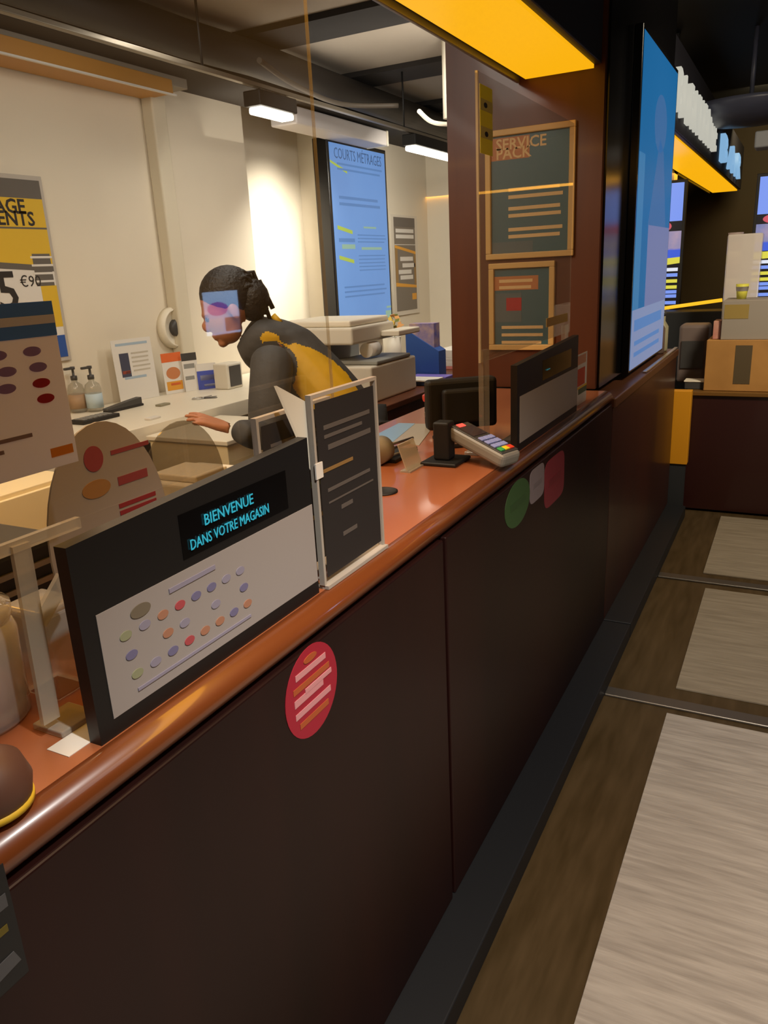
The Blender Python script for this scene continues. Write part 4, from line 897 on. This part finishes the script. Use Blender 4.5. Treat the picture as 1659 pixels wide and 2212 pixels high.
def hand(wr, fd, pn, k, s=1.0):
    """chains for five fingers; fd fingers direction, pn palm normal (away from palm = back of hand)"""
    fd = fd.normalized(); sd = fd.cross(pn).normalized(); pn = sd.cross(fd).normalized(); out = []
    palm = wr + fd * .045; 
    for i, (o_, L, sp) in enumerate(((.030, .066, .22), (.010, .078, .06), (-.010, .072, -.10), (-.028, .056, -.28))):
        b0 = wr + fd * .085 + sd * o_; d1 = (fd + sd * sp).normalized(); d2 = (d1 - pn * .25).normalized(); d3 = (d1 - pn * .45).normalized()
        out.append([(k + 'w', wr - fd * .012, (.025, .018)), (k + 'p%d' % i, wr + fd * .04 + sd * o_ * .8, .0145), (k + 'k%d' % i, b0, .0115), (k + 'a%d' % i, b0 + d1 * L * .42, .0098), (k + 'b%d' % i, b0 + d1 * L * .42 + d2 * L * .33, .0088), (k + 'c%d' % i, b0 + d1 * L * .42 + d2 * L * .33 + d3 * L * .25, .007)])
    t0 = wr + fd * .028 + sd * .026; td = (fd * .75 + sd * .6 - pn * .2).normalized()
    out.append([(k + 'w', wr, 0), (k + 't0', t0, .014), (k + 't1', t0 + td * .035, .0115), (k + 't2', t0 + td * .06 + fd * .008, .009), (k + 't3', t0 + td * .075 + fd * .02, .007)])
    return out
body_ch = [[('pel', pel, .135), ('waist', waist, .115), ('chest', chest, .125), ('uch', uch, .085), ('neck', neck, .058), ('nk2', neck.lerp(head, .45), .052), ('hd', head, .06)]]
for s_, k, S0, E0, W0 in ((1, 'n', sh_n, el_n, wr_n), (-1, 'f', sh_f, el_f, wr_f)):
    body_ch.append([('uch', uch, 0), (k + 's', S0, .05), (k + 'm', S0.lerp(E0, .5), .047), (k + 'e', E0, .040), (k + 'fm', E0.lerp(W0, .4), .037), (k + 'w', W0, (.026, .020)), (k + 'x', W0 + (tip - wr_n if k == 'n' else Vector((0, .1, -1))).normalized() * .035, (.026, .018))])
    h, kn, an, toe = leg(s_)
    body_ch.append([('pel', pel, 0), (k + 'h', h, .085), (k + 'th', h.lerp(kn, .5), .07), (k + 'kn', kn, .052), (k + 'ca', kn.lerp(an, .35), .052), (k + 'an', an, .036), (k + 'toe', toe, .034)])
bs = [skin_mesh(body_ch, 1)]
for wr, fd, pn, k in ((wr_n, tip - wr_n, Vector((.15, -.15, 1)), 'N'), (wr_f, Vector((.0, .1, -1)), Vector((-.6, .8, 0)), 'Q')):
    bs.append(skin_mesh(hand(wr, fd, pn, k), 1))
# head: facing left and a little down
hf = (dp(430, 700, 2.81) - dp(505, 662, 2.83)).normalized(); hl = (lat - hf * lat.dot(hf)).normalized(); hu = hl.cross(hf) * -1
if hu.z < 0: hu = -hu
HA = (hf, hl, hu)
def hp(a, b, c): return head + hf * a + hl * b + hu * c
skull = ellipsoid(head + hu * .03 - hf * .01, HA, (.095, .076, .095))
jaw = ellipsoid(hp(.035, 0, -.055), HA, (.055, .055, .062)); face = ellipsoid(hp(.035, 0, -.01), HA, (.062, .066, .09))
nose = ellipsoid(hp(.099, 0, -.022), HA, (.018, .014, .022), 12); brow = ellipsoid(hp(.082, 0, .018), HA, (.016, .05, .012), 12)
chin = ellipsoid(hp(.073, 0, -.098), HA, (.02, .024, .018), 12); lip1 = ellipsoid(hp(.092, 0, -.062), HA, (.008, .022, .006), 12); lip2 = ellipsoid(hp(.09, 0, -.074), HA, (.008, .02, .006), 12)
ears = [ellipsoid(hp(-.012, .076 * s_, -.015), (hf, hl, hu), (.018, .010, .032), 12) for s_ in (1, -1)]
body = remesh(merge(*(bs + [skull, jaw, face, nose, brow, chin, lip1, lip2] + ears)), .0055, 3)
M_skin = mat('skin', '#a8714f', .55, noise=.06, scale=20); M_skin.node_tree.nodes['Principled BSDF'].inputs['Subsurface Weight'].default_value = .08
P = finish(body, 'person', [M_skin], None, (pel.x, pel.y, 0))
tag(P, 'cashier in grey and yellow jacket bending forward with one hand held out', 'person')
# eyes
for s_ in (1, -1):
    finish(ellipsoid(hp(.083, .03 * s_, .0), HA, (.012, .013, .011), 12), 'eye', [mat('eye_dark', '#2a1d18', .2)], P)
# hair: cap plus locs falling to the back of the neck
hb = [ellipsoid(hp(-.10, 0, .0), HA, (.065, .075, .07), 20), ellipsoid(head + hu * .05 - hf * .028, HA, (.105, .088, .098), 28), ellipsoid(hp(-.085, 0, -.01), HA, (.06, .07, .075), 20)]
rng = random.Random(5)
for k in range(64):
    a = rng.uniform(-1.2, 1.2); st = head - hf * (.06 + .04 * math.cos(a)) + hl * (.075 * math.sin(a)) + hu * rng.uniform(.0, .09)
    en = neck.lerp(chest, rng.uniform(.0, .35)) + hl * (.07 * math.sin(a)) + Vector((0, 0, rng.uniform(.07, .13))) - fwd_b * rng.uniform(-.02, .05)
    mm = MB(); mid = st.lerp(en, .5) + Vector((0, 0, rng.uniform(.02, .075))); mm.tube([st, mid.lerp(st, .5) + Vector((0, 0, .01)), mid, en.lerp(mid, .4), en], rng.uniform(.008, .012), 0, 7); hb.append(mm.bm)
finish(merge(*hb), 'hair', [mat('hair_black', '#15110f', .55, bump=.6, noise=.5, scale=90)], P)
# headphones-like band is not worn; jacket
jk = skin_mesh([[('pel', pel.lerp(waist, .1), .155), ('waist', waist, .14), ('chest', chest, .15), ('uch', uch, .125), ('neck', neck.lerp(uch, .15), .085)],
                [('uch', uch, 0), ('s', sh_n.lerp(uch, .35), .09)], [('uch', uch, 0), ('s2', sh_f.lerp(uch, .35), .09)]], 2)
def sleeve(S0, E0, W0):
    Ws = E0.lerp(W0, .74)
    return skin_mesh([[(0, S0.lerp(uch, .3), .085), (1, S0.lerp(E0, .1), .085), (2, S0.lerp(E0, .35), .082), (3, S0.lerp(E0, .7), .078), (4, E0, .068), (5, E0.lerp(Ws, .5), .060), (6, Ws, .044), (7, Ws.lerp(W0, .35), .042)]], 2)
jk = remesh(merge(jk, sleeve(sh_n, el_n, wr_n), sleeve(sh_f, el_f, wr_f)), .006, 10)
ax = (uch - pel).normalized(); bk = ax.cross(lat).normalized()
if bk.z < 0: bk = -bk
Lb = (uch - pel).length
SP = [pel, waist, chest, uch]
def seg_d(p, a, b):
    t_ = max(0, min(1, (p - a).dot(b - a) / (b - a).length_squared)); return (p - a.lerp(b, t_)).length
for f in jk.faces:
    q = f.calc_center_median(); c = q - pel; t_ = c.dot(ax) / Lb; b_ = c.dot(bk); l_ = c.dot(lat)
    k_ = min(range(3), key=lambda i_: seg_d(q, SP[i_], SP[i_ + 1])); e_ = SP[k_ + 1] - SP[k_]; u_ = max(0, min(1, (q - SP[k_]).dot(e_) / e_.length_squared)); b_ = (q - SP[k_].lerp(SP[k_ + 1], u_)).dot(bk)
    arm = seg_d(q, sh_n.lerp(el_n, .06), el_n) < .094 or seg_d(q, el_n, wr_n) < .09
    d_arm = seg_d(q, sh_n, el_n)
    w_ = max(0, min(1, (t_ - .5) / .35)); lim = .108 + .045 * w_; lo = -.07 + .05 * w_
    f.material_index = 1 if (l_ > -.03 and not arm and lo < b_ < lim and t_ < 1.15) else 0
J = finish(jk, 'jacket', [mat('jacket_grey', '#3c3e40', .7, noise=.15, scale=25, bump=.3), mat('jacket_yellow', '#c9a008', .6, noise=.1, scale=18, bump=.3)], P)
# yellow collar flash
mm = MB(); cpos = dp(598, 690, 2.87); mm.tube([cpos - ax * .02, cpos + ax * .02], .012, 0, 8); mm.build('collar_tab', MATS['jacket_yellow'], J)
tr = [[('pel', pel.lerp(waist, -.05), .15)]]
for s_, k in ((1, 'a'), (-1, 'b')):
    h, kn, an, toe = leg(s_)
    tr.append([('pel', pel, 0), (k + 'h', h, .105), (k + 't', h.lerp(kn, .5), .09), (k + 'k', kn, .075), (k + 'c', kn.lerp(an, .5), .066), (k + 'an', an.lerp(kn, .06), .056)])
finish(remesh(skin_mesh(tr, 1), .012, 4), 'trousers', [mat('trousers_black', '#121214', .7)], P)
for s_ in (1, -1):
    h, kn, an, toe = leg(s_)
    b1 = ellipsoid(an.lerp(toe, .55) + Vector((0, 0, -an.lerp(toe, .55).z + .042)), (fwd_b, lat, Vector((0, 0, 1))), (.14, .052, .042), 20)
    finish(b1, 'shoe', [M_black], P)

# ================================================================== FOYER SIDE (mirrored in the acrylic)
vx = -1.44 - 2.96
a, b = at(436, 632, 0, vx), at(520, 716, 0, vx)
t = thing('foyer_screen', 'advertising screen on the foyer wall, mirrored over the cashier\'s face in the acrylic', 'screen', (2.96, (a.y + b.y) / 2, b.z))
m = MB(); m.box(2.962, 2.999, a.y - .03, b.y + .03, b.z - .03, a.z + .03, 0, .004); m.build('housing', M_black, t)
m = MB(); sh = Sheet(m, (2.96, b.y, b.z), (0, -1, 0), ZU); w, h = b.y - a.y, a.z - b.z; sh.slab(w, h, .002); sh.oval(.62 * w, .6 * h, .3 * w, .16 * h, 1); sh.rect(.5 * w, .95 * w, .05 * h, .38 * h, 2); sh.rect(0, .45 * w, .05 * h, .38 * h, 3)
m.build('screen', [mat('fs_blue', '#9fc4f4', .4, emit=9), mat('fs_violet', '#8a58c8', .4, emit=8), mat('fs_white', '#c8d8f4', .4, emit=8), mat('fs_brown', '#8a7488', .4, emit=6)], t)
for px, py, lb in ((176, 400, 'nearest foyer downlight'), (555, 432, 'second foyer downlight')):
    v = at(px, py, 2, 2.995); x = -1.44 - v.x
    if -.5 < x < 2.9:
        t = thing('downlight', lb + ' in the black ceiling, mirrored as a white spot in the acrylic', 'ceiling light', (x, v.y, 2.98))
        m = MB(); m.lathe([(.05, 0), (.06, .0), (.06, .015), (.05, .015)], (x, v.y, 2.983)); m.build('rim', M_cream, t)
        m = MB(); m.lathe([(0, 0), (.05, 0), (.05, .008), (0, .008)], (x, v.y, 2.988)); m.build('lens', mat('downlight_lens', '#fff2dc', .4, emit=40), t)
